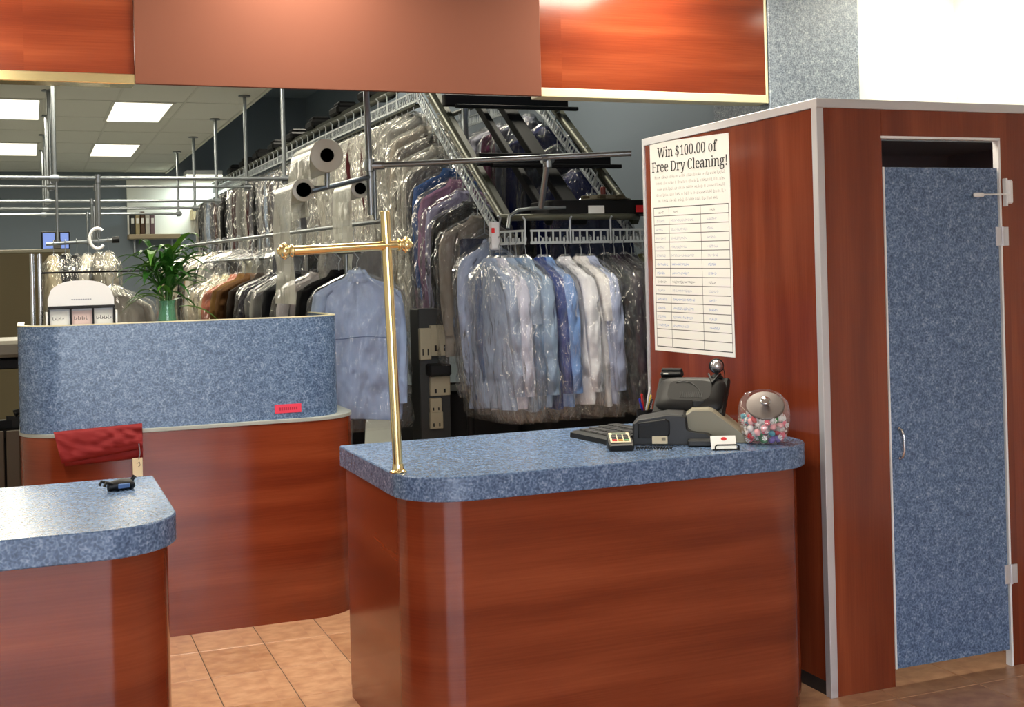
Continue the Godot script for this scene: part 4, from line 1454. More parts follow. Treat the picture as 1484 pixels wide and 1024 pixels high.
	bx(s, Vector3(w0, 0.0, -7.35), Vector3(w1 + 0.01, 1.52, -7.17), 0.006)
	part(t, "backplate", s, mat("dim_grey", Color(0.16, 0.17, 0.17), 0.6))
	for q in [[475, 522, 609, 624], [470, 516, 624, 652], [544, 574, 624, 652], [576, 598, 624, 640], [596, 622, 624, 642]]:
		var a := px(q[2], q[1], 2, -7.15); var b := px(q[3], q[0], 2, -7.15)
		s = begin()
		bx(s, Vector3(a.x, a.y, -7.18), Vector3(b.x, b.y, -7.145), 0.004)
		var o := part(t, "cover_box", s, mat("cream_box", Color(0.62, 0.59, 0.50), 0.55))
		s = begin()
		for k in 2: bx(s, Vector3(lerpf(a.x, b.x, 0.2 + 0.45 * k), lerpf(a.y, b.y, 0.15), -7.146), Vector3(lerpf(a.x, b.x, 0.3 + 0.45 * k), lerpf(a.y, b.y, 0.35), -7.143))
		part(o, "slot", s, M.black_plastic)
	var a := px(622, 546, 2, -7.1); var b := px(654, 526, 2, -7.1)
	s = begin()
	bx(s, Vector3(a.x, a.y, -7.2), Vector3(b.x, b.y, -7.09), 0.012)
	part(t, "black_box", s, M.black_plastic)

# ---------- pipe racks ----------
func racks() -> void:
	# cross pipes hung from the ceiling on poles
	var rows := [[-9.6, 2.503, 1.88], [-11.3, 2.565, 1.865], [-13.0, 2.546, 1.835], [-14.7, 2.57, 1.82], [-16.4, 2.595, 1.82]]
	for i in rows.size():
		var z: float = rows[i][0]; var y: float = rows[i][1]; var xr: float = rows[i][2]
		var t := thing("pipe_rack", "%s galvanised cross pipe hung on two poles from the ceiling over the work room" % ["front", "second", "third", "fourth", "rearmost"][i], "pipe rack", Vector3(xr, y, z), "ceiling-hung pipe racks")
		var s := begin()
		tube(s, [Vector3(-3.0, y, z), Vector3(xr + 0.04, y, z)], 0.0165 if i != 1 else 0.011, 10)
		part(t, "cross_pipe", s, M.zinc)
		for x in [0.19, xr]:
			s = begin()
			tube(s, [Vector3(x, y - 0.02, z - 0.033), Vector3(x, CEIL, z - 0.033)], 0.0165, 10)
			part(t, "pole", s, M.zinc)
			s = begin()
			tube(s, [Vector3(x - 0.03, y, z), Vector3(x + 0.03, y, z)], 0.026, 10)
			tube(s, [Vector3(x, y - 0.035, z - 0.033), Vector3(x, y + 0.03, z - 0.033)], 0.025, 10)
			part(t, "coupling", s, M.steel)
			s = begin()
			lathe(s, [[0.01, -0.012], [0.055, -0.012], [0.055, 0.0], [0.01, 0.0]], 14, Transform3D(Basis.IDENTITY, Vector3(x, CEIL, z - 0.033)))
			part(t, "ceiling_flange", s, M.zinc)
		# short drop tube
		var dx: float = [0.49, 0.56, 0.60, 0.70, 0.70][i]
		var drop: float = [2.10, 2.12, 2.13, 2.2, 2.2][i]
		s = begin()
		tube(s, [Vector3(dx, drop, z), Vector3(dx, y + 0.02, z)], 0.0155, 10)
		part(t, "drop_tube", s, M.zinc)
		s = begin()
		tube(s, [Vector3(dx, y - 0.035, z), Vector3(dx, y + 0.025, z)], 0.024, 10)
		part(t, "coupling", s, M.steel)
	# white hook and the short rail under the front drop tube
	var t := thing("white_hook", "white plastic C-shaped hook on the front drop tube", "hook", Vector3(0.49, 2.04, -9.59))
	var s := begin()
	var arc := []
	for k in 15:
		var a := PI * (0.28 + 1.5 * k / 14.0)
		arc.append(Vector3(0.475 + cos(a) * 0.055, 2.055 + sin(a) * 0.075, -9.565))
	tube(s, arc, 0.012, 8)
	part(t, "hook_arm", s, M.white_plastic)
	t = thing("short_garment_rail", "short steel rail with a black end cap hanging left of the plant", "rail", Vector3(0.4, 2.04, -9.6))
	s = begin()
	tube(s, [Vector3(0.12, 2.02, -9.6), Vector3(0.60, 2.045, -9.6)], 0.014, 10)
	part(t, "bar", s, M.zinc)
	s = begin()
	tube(s, [Vector3(0.58, 2.044, -9.6), Vector3(0.63, 2.0465, -9.6)], 0.024, 12)
	part(t, "end_cap", s, M.black_plastic, "black end cap")
	s = begin()
	tube(s, [Vector3(0.49, 2.03, -9.6), Vector3(0.49, 2.11, -9.6)], 0.01, 8)
	part(t, "hanger_rod", s, M.zinc)
	s = begin()
	tube(s, [Vector3(0.2, 2.024, -9.6), Vector3(0.2, 2.5, -9.6)], 0.01, 8)
	part(t, "hanger_rod", s, M.zinc)
	# film rolls: post, side pipe, arms
	var pt := px(536, 240, 2, -6.95)
	t = thing("film_roll_stand", "galvanised pole with side arms carrying three rolls of garment film", "pipe stand", Vector3(pt.x, 0, -6.95))
	s = begin()
	tube(s, [Vector3(pt.x, 2.08, -6.95), Vector3(pt.x - 0.02, CEIL - 0.002, -6.95)], 0.0185, 12)
	part(t, "pole", s, M.zinc)
	s = begin()
	tube(s, [Vector3(pt.x, 2.09, -6.95), Vector3(pt.x, 2.33, -6.95)], 0.021, 12)
	part(t, "pole_sleeve", s, M.steel)
	s = begin()
	tube(s, [Vector3(pt.x - 0.002, pt.y - 0.03, -6.95), Vector3(pt.x - 0.002, pt.y + 0.035, -6.95)], 0.029, 12)
	tube(s, [Vector3(pt.x, pt.y, -6.95), Vector3(pt.x + 0.08, pt.y, -6.92)], 0.025, 12)
	part(t, "coupling", s, M.steel)
	var e := px(915, 222, 2, -6.25)
	s = begin()
	tube(s, [Vector3(pt.x, pt.y, -6.95), e], 0.0165, 12)
	part(t, "side_pipe", s, M.zinc)
	var pm := px(793, 230, 2, -6.48)
	s = begin()
	tube(s, [pm - Vector3(0, 0.02, 0), Vector3(pm.x + 0.004, 2.1, -6.6)], 0.0165, 12)
	part(t, "prop_tube", s, M.steel)
	s = begin()
	tube(s, [pm + Vector3(-0.035, -0.001, 0), pm + Vector3(0.035, 0.001, 0)], 0.026, 12)
	tube(s, [pm + Vector3(0, -0.05, 0), pm], 0.025, 12)
	part(t, "coupling", s, M.steel)
	var arm_a := px(536, 256, 2, -6.95); var arm_b := px(450, 277, 2, -6.62)
	s = begin()
	tube(s, [arm_a, arm_b], 0.015, 10)
	var hub := px(474, 272, 2, -6.7)
	tube(s, [hub, px(474, 226, 2, -6.7)], 0.015, 10)
	tube(s, [hub, px(438, 273, 2, -6.66)], 0.014, 10)
	part(t, "arm", s, M.zinc)
	# the rolls, axis along z, film hanging off their left side
	var rolls := [[474, 225, 0.092, 0.55, 0.33, 0.034, "large roll of clear garment film on the upper arm"], [440, 275, 0.062, 0.52, 0.62, 0.036, "roll of clear garment film with a long hanging sheet on the lower arm"], [522, 273, 0.055, 0.45, 0.50, 0.03, "small roll of clear garment film beside the pole"]]
	for q in rolls:
		var z0: float = -6.62 if q[0] != 522 else -7.0
		var c := px(q[0], q[1], 2, z0)
		var rt := thing("film_roll", q[6], "film roll", c, "film rolls on the stand")
		var along := Transform3D(Basis(Vector3.RIGHT, -PI / 2), c)
		s = begin()
		lathe(s, [[q[5], 0.0], [q[2] * 0.62, 0.0], [q[2] * 0.64, 0.003], [q[2] - 0.003, 0.003], [q[2], 0.006], [q[2], q[3] - 0.004], [q[2] - 0.004, q[3]], [q[5], q[3]]], 30, along)
		part(rt, "film", s, M.roll_film)
		s = begin()
		lathe(s, [[q[5] + 0.004, -0.004], [q[5] + 0.004, q[3]], [q[5] - 0.002, q[3]], [q[5] - 0.002, -0.004], [q[5] + 0.004, -0.004]], 22, along)
		part(rt, "core_tube", s, M.black_plastic, "dark core")
		# sheet
		s = begin()
		var fn := noise(3.0, 77 + int(q[0]))
		var rows2 := []
		for i in 15:
			var row := []
			for j in 13:
				var u := j / 12.0; var v := i / 14.0
				var x: float = c.x - q[2] - 0.002 + fn.get_noise_2d(u * 1.6, v * 0.4) * 0.03 * minf(1.0, v * 3)
				row.append(Vector3(x, c.y - q[4] * v, c.z - q[3] * (0.02 + 0.96 * u) + fn.get_noise_2d(v * 1.5, 4.0 + u) * 0.012 * v))
			rows2.append(row)
		for i in 14:
			for j in 12:
				var n: Vector3 = ((rows2[i][j + 1] - rows2[i][j]) as Vector3).cross(rows2[i + 1][j] - rows2[i][j]).normalized()
				if n.x > 0: n = -n
				quad(s, rows2[i][j], rows2[i][j + 1], rows2[i + 1][j + 1], rows2[i + 1][j], n)
		part(rt, "hanging_sheet", s, M.sheet_film)
	# long rods of the low rack
	t = thing("garment_rod", "upper steel rod of the low garment rack behind the counter", "garment rod", Vector3(1.6, 2.04, -9.0))
	s = begin()
	tube(s, [Vector3(1.89, 2.04, -6.85), Vector3(1.30, 2.04, -11.6)], 0.013, 10)
	part(t, "rod", s, M.zinc)
	for q in [[1.88, -6.95], [1.60, -9.2], [1.31, -11.5]]:
		s = begin()
		tube(s, [Vector3(q[0], 0.0, q[1]), Vector3(q[0], 2.04, q[1])] if q[1] < -7 else [Vector3(q[0], 2.03, q[1]), Vector3(q[0], 2.36, q[1])], 0.012, 8)
		part(t, "support", s, M.zinc)
	t = thing("garment_rod", "lower steel rod of the low garment rack beside the blue shirt", "garment rod", Vector3(1.5, 1.87, -8.3))
	s = begin()
	tube(s, [Vector3(1.77, 1.87, -6.85), Vector3(1.30, 1.87, -9.95)], 0.012, 10)
	part(t, "rod", s, M.zinc)
	for q in [[1.735, -7.09], [1.31, -9.9]]:
		s = begin()
		tube(s, [Vector3(q[0], 0.0, q[1]), Vector3(q[0], 1.87, q[1])], 0.012, 8)
		part(t, "support", s, M.zinc)
	# rolling rack behind the display
	var ra := px(46, 368, 2, -8.3); var rb := px(56, 368, 2, -8.3)
	t = thing("rolling_rack", "chrome rolling garment rack with twin uprights behind the white display", "garment rack", Vector3(0.3, 0, -8.3))
	s = begin()
	for x in [ra.x, rb.x + 0.005]: tube(s, [Vector3(x, 0.05, -8.3), Vector3(x, ra.y, -8.3)], 0.015, 10)
	part(t, "upright", s, M.chrome)
	s = begin()
	tube(s, [Vector3(rb.x, 1.80, -8.3), Vector3(0.85, 1.80, -8.3)], 0.006, 8)
	tube(s, [Vector3(0.85, 0.05, -8.3), Vector3(0.85, 1.81, -8.3)], 0.008, 8)
	part(t, "rail", s, M.black_steel)
	s = begin()
	bx(s, Vector3(ra.x - 0.03, 0.03, -8.55), Vector3(ra.x + 0.06, 0.06, -8.05), 0.006)
	bx(s, Vector3(0.82, 0.03, -8.55), Vector3(0.88, 0.06, -8.05), 0.006)
	bx(s, Vector3(ra.x, 0.035, -8.32), Vector3(0.85, 0.055, -8.28), 0.004)
	for x in [ra.x + 0.015, 0.85]:
		for zz in [-8.52, -8.08]: lathe(s, [[0.005, -0.012], [0.03, -0.012], [0.03, 0.012], [0.005, 0.012]], 12, Transform3D(Basis(Vector3.FORWARD, PI / 2), Vector3(x, 0.03, zz)))
	part(t, "foot", s, M.zinc)

# ---------- garments ----------
func levels(kind: String) -> Array:
	match kind:
		"pants": return [[-0.15, 0.17, 0.012], [-0.165, 0.185, 0.03], [-0.3, 0.185, 0.035], [-0.5, 0.18, 0.04], [-0.72, 0.175, 0.045], [-0.86, 0.172, 0.04], [-0.88, 0.17, 0.03]]
		"jacket": return [[-0.115, 0.05, 0.035], [-0.13, 0.085, 0.06], [-0.155, 0.16, 0.07], [-0.185, 0.215, 0.075], [-0.225, 0.24, 0.08], [-0.34, 0.24, 0.095], [-0.52, 0.235, 0.09], [-0.72, 0.245, 0.085], [-0.86, 0.255, 0.08], [-0.89, 0.25, 0.07]]
		"coat": return [[-0.115, 0.05, 0.035], [-0.13, 0.085, 0.055], [-0.155, 0.155, 0.06], [-0.185, 0.21, 0.065], [-0.23, 0.235, 0.075], [-0.4, 0.23, 0.085], [-0.6, 0.235, 0.085], [-0.85, 0.25, 0.085], [-1.08, 0.265, 0.08], [-1.12, 0.26, 0.07]]
	return [[-0.115, 0.045, 0.03], [-0.13, 0.075, 0.05], [-0.155, 0.15, 0.055], [-0.185, 0.205, 0.055], [-0.225, 0.228, 0.06], [-0.33, 0.225, 0.075], [-0.5, 0.222, 0.078], [-0.68, 0.23, 0.075], [-0.82, 0.236, 0.072], [-0.85, 0.232, 0.06]]

func oval(y: float, hw: float, hd: float, n: int, wave: Callable) -> PackedVector3Array:
	var row := PackedVector3Array()
	for k in n:
		var a := TAU * k / n
		var x := signf(cos(a)) * pow(absf(cos(a)), 0.8) * hw
		var z := signf(sin(a)) * pow(absf(sin(a)), 0.9) * hd
		row.append(wave.call(x, y, z, a))
	return row

func garment_meshes(kind: String, v: int) -> Dictionary:
	var key := kind + str(v)
	if mesh_cache.has(key): return mesh_cache[key]
	O = Vector3.ZERO
	var fn := noise(1.0, 50 + v * 13 + kind.hash() % 97, FastNoiseLite.TYPE_SIMPLEX_SMOOTH, 2)
	var lv := levels("shirt" if kind.begins_with("shirt") else kind)
	var out := {}
	var fold := func(x, y, z, a):
		var d := clampf((-y - 0.2) * 1.6, 0.0, 1.0)
		return Vector3(x + fn.get_noise_2d(y * 2.0, 9.0) * 0.015 * d, y + (0.012 * cos(x * 9.0 + v) * d if y < -0.7 else 0.0), z + fn.get_noise_2d(x * 13.0 + v, y * 1.3) * 0.07 * d + fn.get_noise_2d(x * 30.0, y * 3.0 + a) * 0.008)
	# body, with levels refined
	var rings := []
	for i in lv.size() - 1:
		var steps := maxi(1, int(absf(lv[i + 1][0] - lv[i][0]) / 0.05))
		for k in steps:
			var u := float(k) / steps
			rings.append(oval(lerpf(lv[i][0], lv[i + 1][0], u), lerpf(lv[i][1], lv[i + 1][1], u), lerpf(lv[i][2], lv[i + 1][2], u) * 0.78, 36, fold))
	rings.append(oval(lv[-1][0], lv[-1][1], lv[-1][2] * 0.78, 36, fold))
	var s := begin()
	loft(s, rings)
	out.body = s.commit()
	var bottom: float = lv[-1][0]
	if kind != "pants":
		var long := kind in ["jacket", "coat", "shirt_long"]
		var fat := 0.062 if kind in ["jacket", "coat"] else 0.052
		for sd in [-1.0, 1.0]:
			var cl := [Vector3(0.165 * sd, -0.185, 0), Vector3(0.205 * sd, -0.215, 0), Vector3(0.226 * sd, -0.29, 0.01), Vector3(0.236 * sd, -0.42, 0.02)]
			var rad := [[0.03, 0.045], [0.04, fat], [0.04, fat], [0.038, fat * 0.95]]
			if long:
				cl.append_array([Vector3(0.238 * sd, -0.56, 0.02 + 0.03 * fn.get_noise_1d(v * 9.0 + sd)), Vector3(0.232 * sd, -0.70, 0.035), Vector3(0.226 * sd, -0.775, 0.042)])
				rad.append_array([[0.036, fat * 0.85], [0.034, fat * 0.75], [0.034, fat * 0.7]])
			rings = []
			for i in cl.size():
				var row := PackedVector3Array()
				for k in 14:
					var a := TAU * k / 14
					var p: Vector3 = cl[i] + Vector3(cos(a) * rad[i][0], 0.25 * sd * cos(a) * rad[i][0] * (1 if i < 2 else 0), sin(a) * rad[i][1])
					row.append(p + Vector3(fn.get_noise_2d(p.y * 14, a) * 0.008, 0, fn.get_noise_2d(p.y * 18.0, a * 2 + 7) * 0.012))
				rings.append(row)
			s = begin()
			loft(s, rings)
			out["sleeve_l" if sd < 0 else "sleeve_r"] = s.commit()
		rings = []
		for p in [[-0.088, 0.046, 0.036], [-0.094, 0.052, 0.043], [-0.118, 0.066, 0.056], [-0.132, 0.082, 0.064], [-0.126, 0.07, 0.056]]:
			var row := PackedVector3Array()
			for k in 18:
				var a := TAU * k / 18
				row.append(Vector3(cos(a) * p[1], p[0] - 0.02 * maxf(0.0, sin(a)), sin(a) * p[2]))
			rings.append(row)
		s = begin()
		loft(s, rings)
		out.collar = s.commit()
	# bag
	rings = []
	var bl := [[-0.075, 0.012, 0.012], [-0.10, 0.05, 0.04], [-0.15, 0.18, 0.08], [-0.185, 0.25, 0.095], [-0.24, 0.285, 0.10], [-0.5, 0.292, 0.105], [bottom - 0.02, 0.285, 0.10], [bottom - 0.055, 0.275, 0.07]]
	if kind == "pants": bl = [[-0.09, 0.012, 0.012], [-0.12, 0.08, 0.03], [-0.15, 0.2, 0.05], [-0.25, 0.215, 0.065], [-0.6, 0.215, 0.07], [bottom - 0.05, 0.21, 0.065], [bottom - 0.1, 0.2, 0.05]]
	var crease := func(x, y, z, a):
		var w: float = absf(fn.get_noise_2d(a * 2.6 + v, y * 2.2)) - 0.25
		var f: float = fn.get_noise_2d(a * 8.0, y * 2.5 + v)
		return Vector3(x, y, z) + Vector3(cos(a), 0, sin(a) * 0.8) * (w * 0.05 + f * 0.02)
	for i in bl.size() - 1:
		var steps := maxi(1, int(absf(bl[i + 1][0] - bl[i][0]) / 0.035))
		for k in steps:
			var u := float(k) / steps
			rings.append(oval(lerpf(bl[i][0], bl[i + 1][0], u), lerpf(bl[i][1], bl[i + 1][1], u), lerpf(bl[i][2], bl[i + 1][2], u), 34, crease))
	rings.append(oval(bl[-1][0], bl[-1][1], bl[-1][2], 34, crease))
	s = begin()
	loft(s, rings, false, false)
	out.bag = s.commit()
	# hanger: hook and shoulders of wire
	s = begin()
	var hook := []
	for k in 9:
		var a := PI * (1.15 - 1.15 * k / 8.0) + 0.0
		hook.append(Vector3(cos(a) * 0.017 * -1.0, 0.002 + sin(a) * 0.017, 0))
	hook.append(Vector3(0.012, -0.03, 0)); hook.append(Vector3(0.0, -0.05, 0)); hook.append(Vector3(0, -0.12, 0))
	tube(s, hook, 0.0028, 5)
	tube(s, [Vector3(-0.19, -0.19, 0), Vector3(0, -0.12, 0), Vector3(0.19, -0.19, 0)], 0.0025, 5)
	out.hanger = s.commit()
	mesh_cache[key] = out
	return out

var tally := 0
func garment(kind: String, c: Color, at: Vector3, yaw: float, bag: String, label: String, group: String, called := "") -> Node3D:
	tally += 1
	var g := garment_meshes(kind, tally % 3)
	var nm: String = called if called != "" else {"pants": "bagged_trousers", "jacket": "bagged_jacket", "coat": "bagged_coat"}.get(kind, "bagged_shirt")
	var t := thing(nm, label, {"pants": "trousers", "jacket": "jacket", "coat": "coat"}.get(kind, "shirt"), at, group)
	t.rotation = Vector3(0, yaw, 0)
	t.scale = Vector3(1.03, 1.13, 0.9) if kind.begins_with("shirt") else Vector3(1.03, 1.06, 0.95)
	part(t, "hanger", g.hanger, M.hanger_wire)
	var m := cloth(c)
	part(t, "body", g.body, m)
	if g.has("sleeve_l"):
		part(t, "sleeve", g.sleeve_l, m)
		part(t, "sleeve", g.sleeve_r, m)
		part(t, "collar", g.collar, m)
	if bag != "": part(t, "plastic_bag", g.bag, M[bag], "thin clear plastic bag")
	return t

func garments() -> void:
	var grey := Color(0.52, 0.515, 0.50); var cream := Color(0.68, 0.665, 0.62); var black := Color(0.05, 0.05, 0.055); var dusk := Color(0.30, 0.30, 0.32); var navy := Color(0.08, 0.12, 0.26)
	# front of the conveyor: hung square to the track, so they are seen from the side
	var front := [[712, "dusty blue", Color(0.50, 0.55, 0.64), "shirt_long"], [724, "pale lavender", Color(0.68, 0.69, 0.76), "shirt_long"], [737, "light grey-blue", Color(0.52, 0.58, 0.67), "shirt_short"], [749, "teal blue", Color(0.38, 0.48, 0.60), "shirt_long"], [760, "powder blue", Color(0.50, 0.58, 0.68), "shirt_long"], [784, "bright royal blue", Color(0.12, 0.22, 0.48), "shirt_long"], [791, "sky blue", Color(0.42, 0.55, 0.76), "shirt_long"], [817, "crisp white", Color(0.84, 0.84, 0.86), "shirt_long"], [840, "white short-sleeved", Color(0.85, 0.84, 0.84), "shirt_short"], [853, "ice blue", Color(0.64, 0.68, 0.80), "shirt_long"], [874, "charcoal", Color(0.09, 0.10, 0.12), "jacket"], [888, "dark plum", Color(0.16, 0.11, 0.17), "shirt_long"], [901, "near-black plum", Color(0.10, 0.08, 0.12), "jacket"], [916, "slate grey", Color(0.16, 0.17, 0.20), "shirt_long"], [932, "olive", Color(0.22, 0.22, 0.13), "jacket"], [946, "black", Color(0.05, 0.05, 0.06), "jacket"]]
	for f in front:
		var x: float = LX + (f[0] - 740) * 0.00446
		var word := "jacket" if f[3] == "jacket" else "shirt"
		garment(f[3], f[2], Vector3(x, 1.912, -6.6 + rng.randf_range(-0.015, 0.015)), PI / 2 + rng.randf_range(0.0, 0.2), "clear_film", "%s %s in a clear bag at the front of the conveyor" % [f[1], word], "garments at the front of the conveyor")
	# ramp and curve
	var ramp_ := [[-6.70, 2.62, 1.0, "hazy blue", Color(0.44, 0.50, 0.64), "shirt_long"], [-6.80, 2.60, 0.65, "faded denim blue", Color(0.26, 0.33, 0.46), "shirt_long"], [-6.92, LX, 0.45, "pale grey-blue", Color(0.56, 0.61, 0.72), "shirt_long"], [-7.02, LX, 0.3, "dark denim", Color(0.12, 0.16, 0.26), "pants"], [-7.14, LX, 0.2, "warm grey", Color(0.50, 0.475, 0.44), "jacket"], [-7.28, LX, 0.15, "black", black, "jacket"], [-7.40, LX, 0.15, "lilac grey", Color(0.56, 0.55, 0.66), "shirt_long"], [-7.52, LX, 0.1, "mauve pink", Color(0.55, 0.40, 0.52), "shirt_long"], [-7.64, LX, 0.1, "cornflower blue", Color(0.10, 0.28, 0.50), "shirt_long"], [-7.76, LX, 0.1, "jet black", black, "coat"], [-7.88, LX, 0.08, "cream", cream, "coat"], [-8.0, LX, 0.08, "dark brown", Color(0.14, 0.09, 0.06), "jacket"], [-8.12, LX, 0.05, "pale stone", Color(0.60, 0.56, 0.50), "coat"], [-8.24, LX, 0.05, "ash grey", grey, "coat"]]
	for r in ramp_:
		var word: String = {"pants": "trousers", "jacket": "jacket", "coat": "long coat"}.get(r[5], "shirt")
		garment(r[5], r[4], Vector3(r[1], track_y(r[0]) - 0.018, r[0]), r[2], "clear_film" if r[0] > -7.7 else "milky_film", "%s %s in a clear bag on the conveyor ramp" % [r[3], word], "garments on the conveyor ramp")
	# upper run
	var tones := [["grey", grey], ["cream", cream], ["black", black], ["dark grey", dusk], ["grey", grey], ["cream", cream], ["wine red", Color(0.22, 0.05, 0.07)], ["pale blue", Color(0.52, 0.58, 0.66)], ["black", black], ["brown", Color(0.20, 0.14, 0.09)], ["grey", grey]]
	var z := -8.42
	var i := 0
	while z > -18.6:
		var c: Array = tones[rng.randi() % tones.size()]
		if z > -10.2 and rng.randf() < 0.6: c = tones[[0, 1, 4][rng.randi() % 3]]
		var kd: String = ["coat", "jacket", "coat", "pants"][rng.randi() % 4]
		var word: String = {"pants": "trousers", "jacket": "jacket", "coat": "long coat"}[kd]
		garment(kd, c[1], Vector3(LX, track_y(z) - 0.018, z), rng.randf_range(-0.22, 0.25), "milky_film" if z > -12.0 else "clear_film", "%s %s in a milky bag on the raised conveyor run" % [c[0], word] if z > -12.0 else "%s %s in a clear bag far along the raised conveyor run" % [c[0], word], "garments on the raised conveyor run")
		z -= 0.15 if z > -13 else 0.19
		i += 1
	# return ramp on the wall side
	for r in [[-7.35, "navy", navy, "shirt_long"], [-7.6, "royal navy", Color(0.06, 0.10, 0.30), "jacket"], [-7.9, "dark slate", Color(0.14, 0.15, 0.18), "jacket"], [-8.15, "ink blue", Color(0.05, 0.09, 0.28), "shirt_long"], [-8.4, "smoke grey", Color(0.36, 0.37, 0.42), "jacket"], [-8.7, "mulberry", Color(0.25, 0.08, 0.18), "shirt_long"], [-9.0, "silver grey", Color(0.50, 0.50, 0.55), "coat"], [-9.3, "iron grey", dusk, "coat"]]:
		garment(r[3], r[2], Vector3(RX, track_y(r[0]) - 0.018, r[0]), rng.randf_range(-0.3, 0.2), "clear_film", "%s %s in a clear bag on the wall side of the conveyor" % [r[1], "shirt" if r[3] == "shirt_long" else r[3]], "garments on the wall side of the conveyor")
	# low rack, lower rod
	var low := [[-6.93, "pale sky-blue", Color(0.54, 0.61, 0.74), "shirt_long", "clear_film"], [-7.2, "black", black, "jacket", ""], [-7.55, "white", Color(0.74, 0.72, 0.72), "shirt_long", "clear_film"], [-7.85, "midnight", Color(0.03, 0.035, 0.06), "jacket", ""], [-8.1, "silvery", Color(0.52, 0.52, 0.50), "shirt_long", "clear_film"], [-8.3, "dark navy", Color(0.04, 0.05, 0.12), "jacket", "clear_film"], [-8.55, "sable", Color(0.10, 0.06, 0.03), "jacket", ""], [-8.8, "tan brown", Color(0.28, 0.18, 0.07), "jacket", ""], [-8.97, "golden brown", Color(0.34, 0.24, 0.10), "jacket", ""], [-9.15, "sand and red", Color(0.60, 0.36, 0.28), "shirt_long", "clear_film"], [-9.35, "ivory", Color(0.68, 0.65, 0.52), "shirt_long", "clear_film"], [-9.6, "bone", Color(0.66, 0.62, 0.54), "shirt_long", "clear_film"]]
	for r in low:
		var x := lerpf(1.77, 1.30, (-6.85 - r[0]) / 3.1)
		var word := "jacket" if r[3] == "jacket" else "shirt"
		var at := Vector3(x, 1.865, r[0])
		var o := garment(r[3], r[2], at, 0.0 if r[0] > -7 else rng.randf_range(0.0, 0.5), r[4], "%s %s on the lower rod of the low rack" % [r[1], word], "garments on the low rack")
		if r[0] > -7:     # its back is to the counter: yoke seam and pleat
			O = Vector3.ZERO
			var s := begin()
			var seam := []
			for k in 11: seam.append(Vector3(-0.19 + 0.038 * k, -0.43 - 0.004 * sin(k * 0.9), 0.088))
			tube(s, seam, 0.002, 4)
			part(o, "back_seam", s, cloth(Color(0.30, 0.37, 0.52)))
	# low rack, upper rod
	for r in [[-7.3, "dim grey", Color(0.30, 0.30, 0.30), "pants", "milky_film"], [-7.6, "soft black", Color(0.07, 0.07, 0.08), "pants", "clear_film"], [-7.95, "mist grey", Color(0.52, 0.53, 0.54), "pants", "clear_film"], [-8.3, "lead grey", Color(0.30, 0.31, 0.33), "pants", "clear_film"], [-8.65, "pale grey", Color(0.55, 0.56, 0.54), "pants", "clear_film"], [-9.0, "off-white", Color(0.66, 0.66, 0.60), "pants", "clear_film"], [-9.4, "graphite", Color(0.12, 0.12, 0.13), "pants", "clear_film"], [-9.75, "dove grey", Color(0.48, 0.48, 0.47), "jacket", "clear_film"], [-9.95, "chalk white", Color(0.74, 0.72, 0.66), "jacket", "clear_film"], [-10.15, "inky navy", Color(0.05, 0.05, 0.10), "jacket", "clear_film"], [-10.35, "milk white", Color(0.74, 0.72, 0.66), "jacket", "clear_film"], [-10.5, "mustard", Color(0.62, 0.44, 0.06), "shirt_long", "clear_film"], [-10.65, "deep black", black, "jacket", "clear_film"], [-10.85, "eggshell", Color(0.70, 0.67, 0.58), "jacket", "clear_film"], [-11.05, "taupe", Color(0.40, 0.36, 0.30), "jacket", "clear_film"], [-11.25, "buff", Color(0.60, 0.56, 0.46), "jacket", "clear_film"]]:
		var x := lerpf(1.89, 1.30, (-6.85 - r[0]) / 4.75)
		garment(r[3], r[2], Vector3(x, 2.046, r[0]), rng.randf_range(-0.1, 0.45), r[4], "%s %s on the upper rod of the low rack" % [r[1], {"pants": "trousers", "jacket": "jacket"}.get(r[3], "shirt")], "garments on the low rack")
	# short rail and rolling rack at the left
	for r in [[0.17, "cream", Color(0.62, 0.58, 0.48), "jacket"], [0.25, "black", black, "jacket"], [0.33, "black and white", Color(0.12, 0.12, 0.12), "shirt_long"], [0.41, "white", Color(0.72, 0.70, 0.64), "shirt_long"], [0.48, "grey", Color(0.40, 0.38, 0.33), "jacket"], [0.55, "stone", Color(0.55, 0.53, 0.47), "jacket"]]:
		garment(r[3], r[2], Vector3(r[0], 2.02 + r[0] * 0.045, -9.6), PI / 2 + rng.randf_range(-0.35, 0.1), "clear_film", "%s %s bagged on the short rail with the black cap" % [r[1], "jacket" if r[3] == "jacket" else "shirt"], "garments on the short rail")
	for r in [[0.36, "black", Color(0.06, 0.06, 0.065), 0.25], [0.50, "white", Color(0.70, 0.69, 0.64), 0.35]]:
		garment("shirt_short", r[2], Vector3(r[0], 1.806, -8.3), r[3], "clear_film", "%s bagged shirt on the rolling rack behind the display" % r[1], "shirts on the rolling rack")

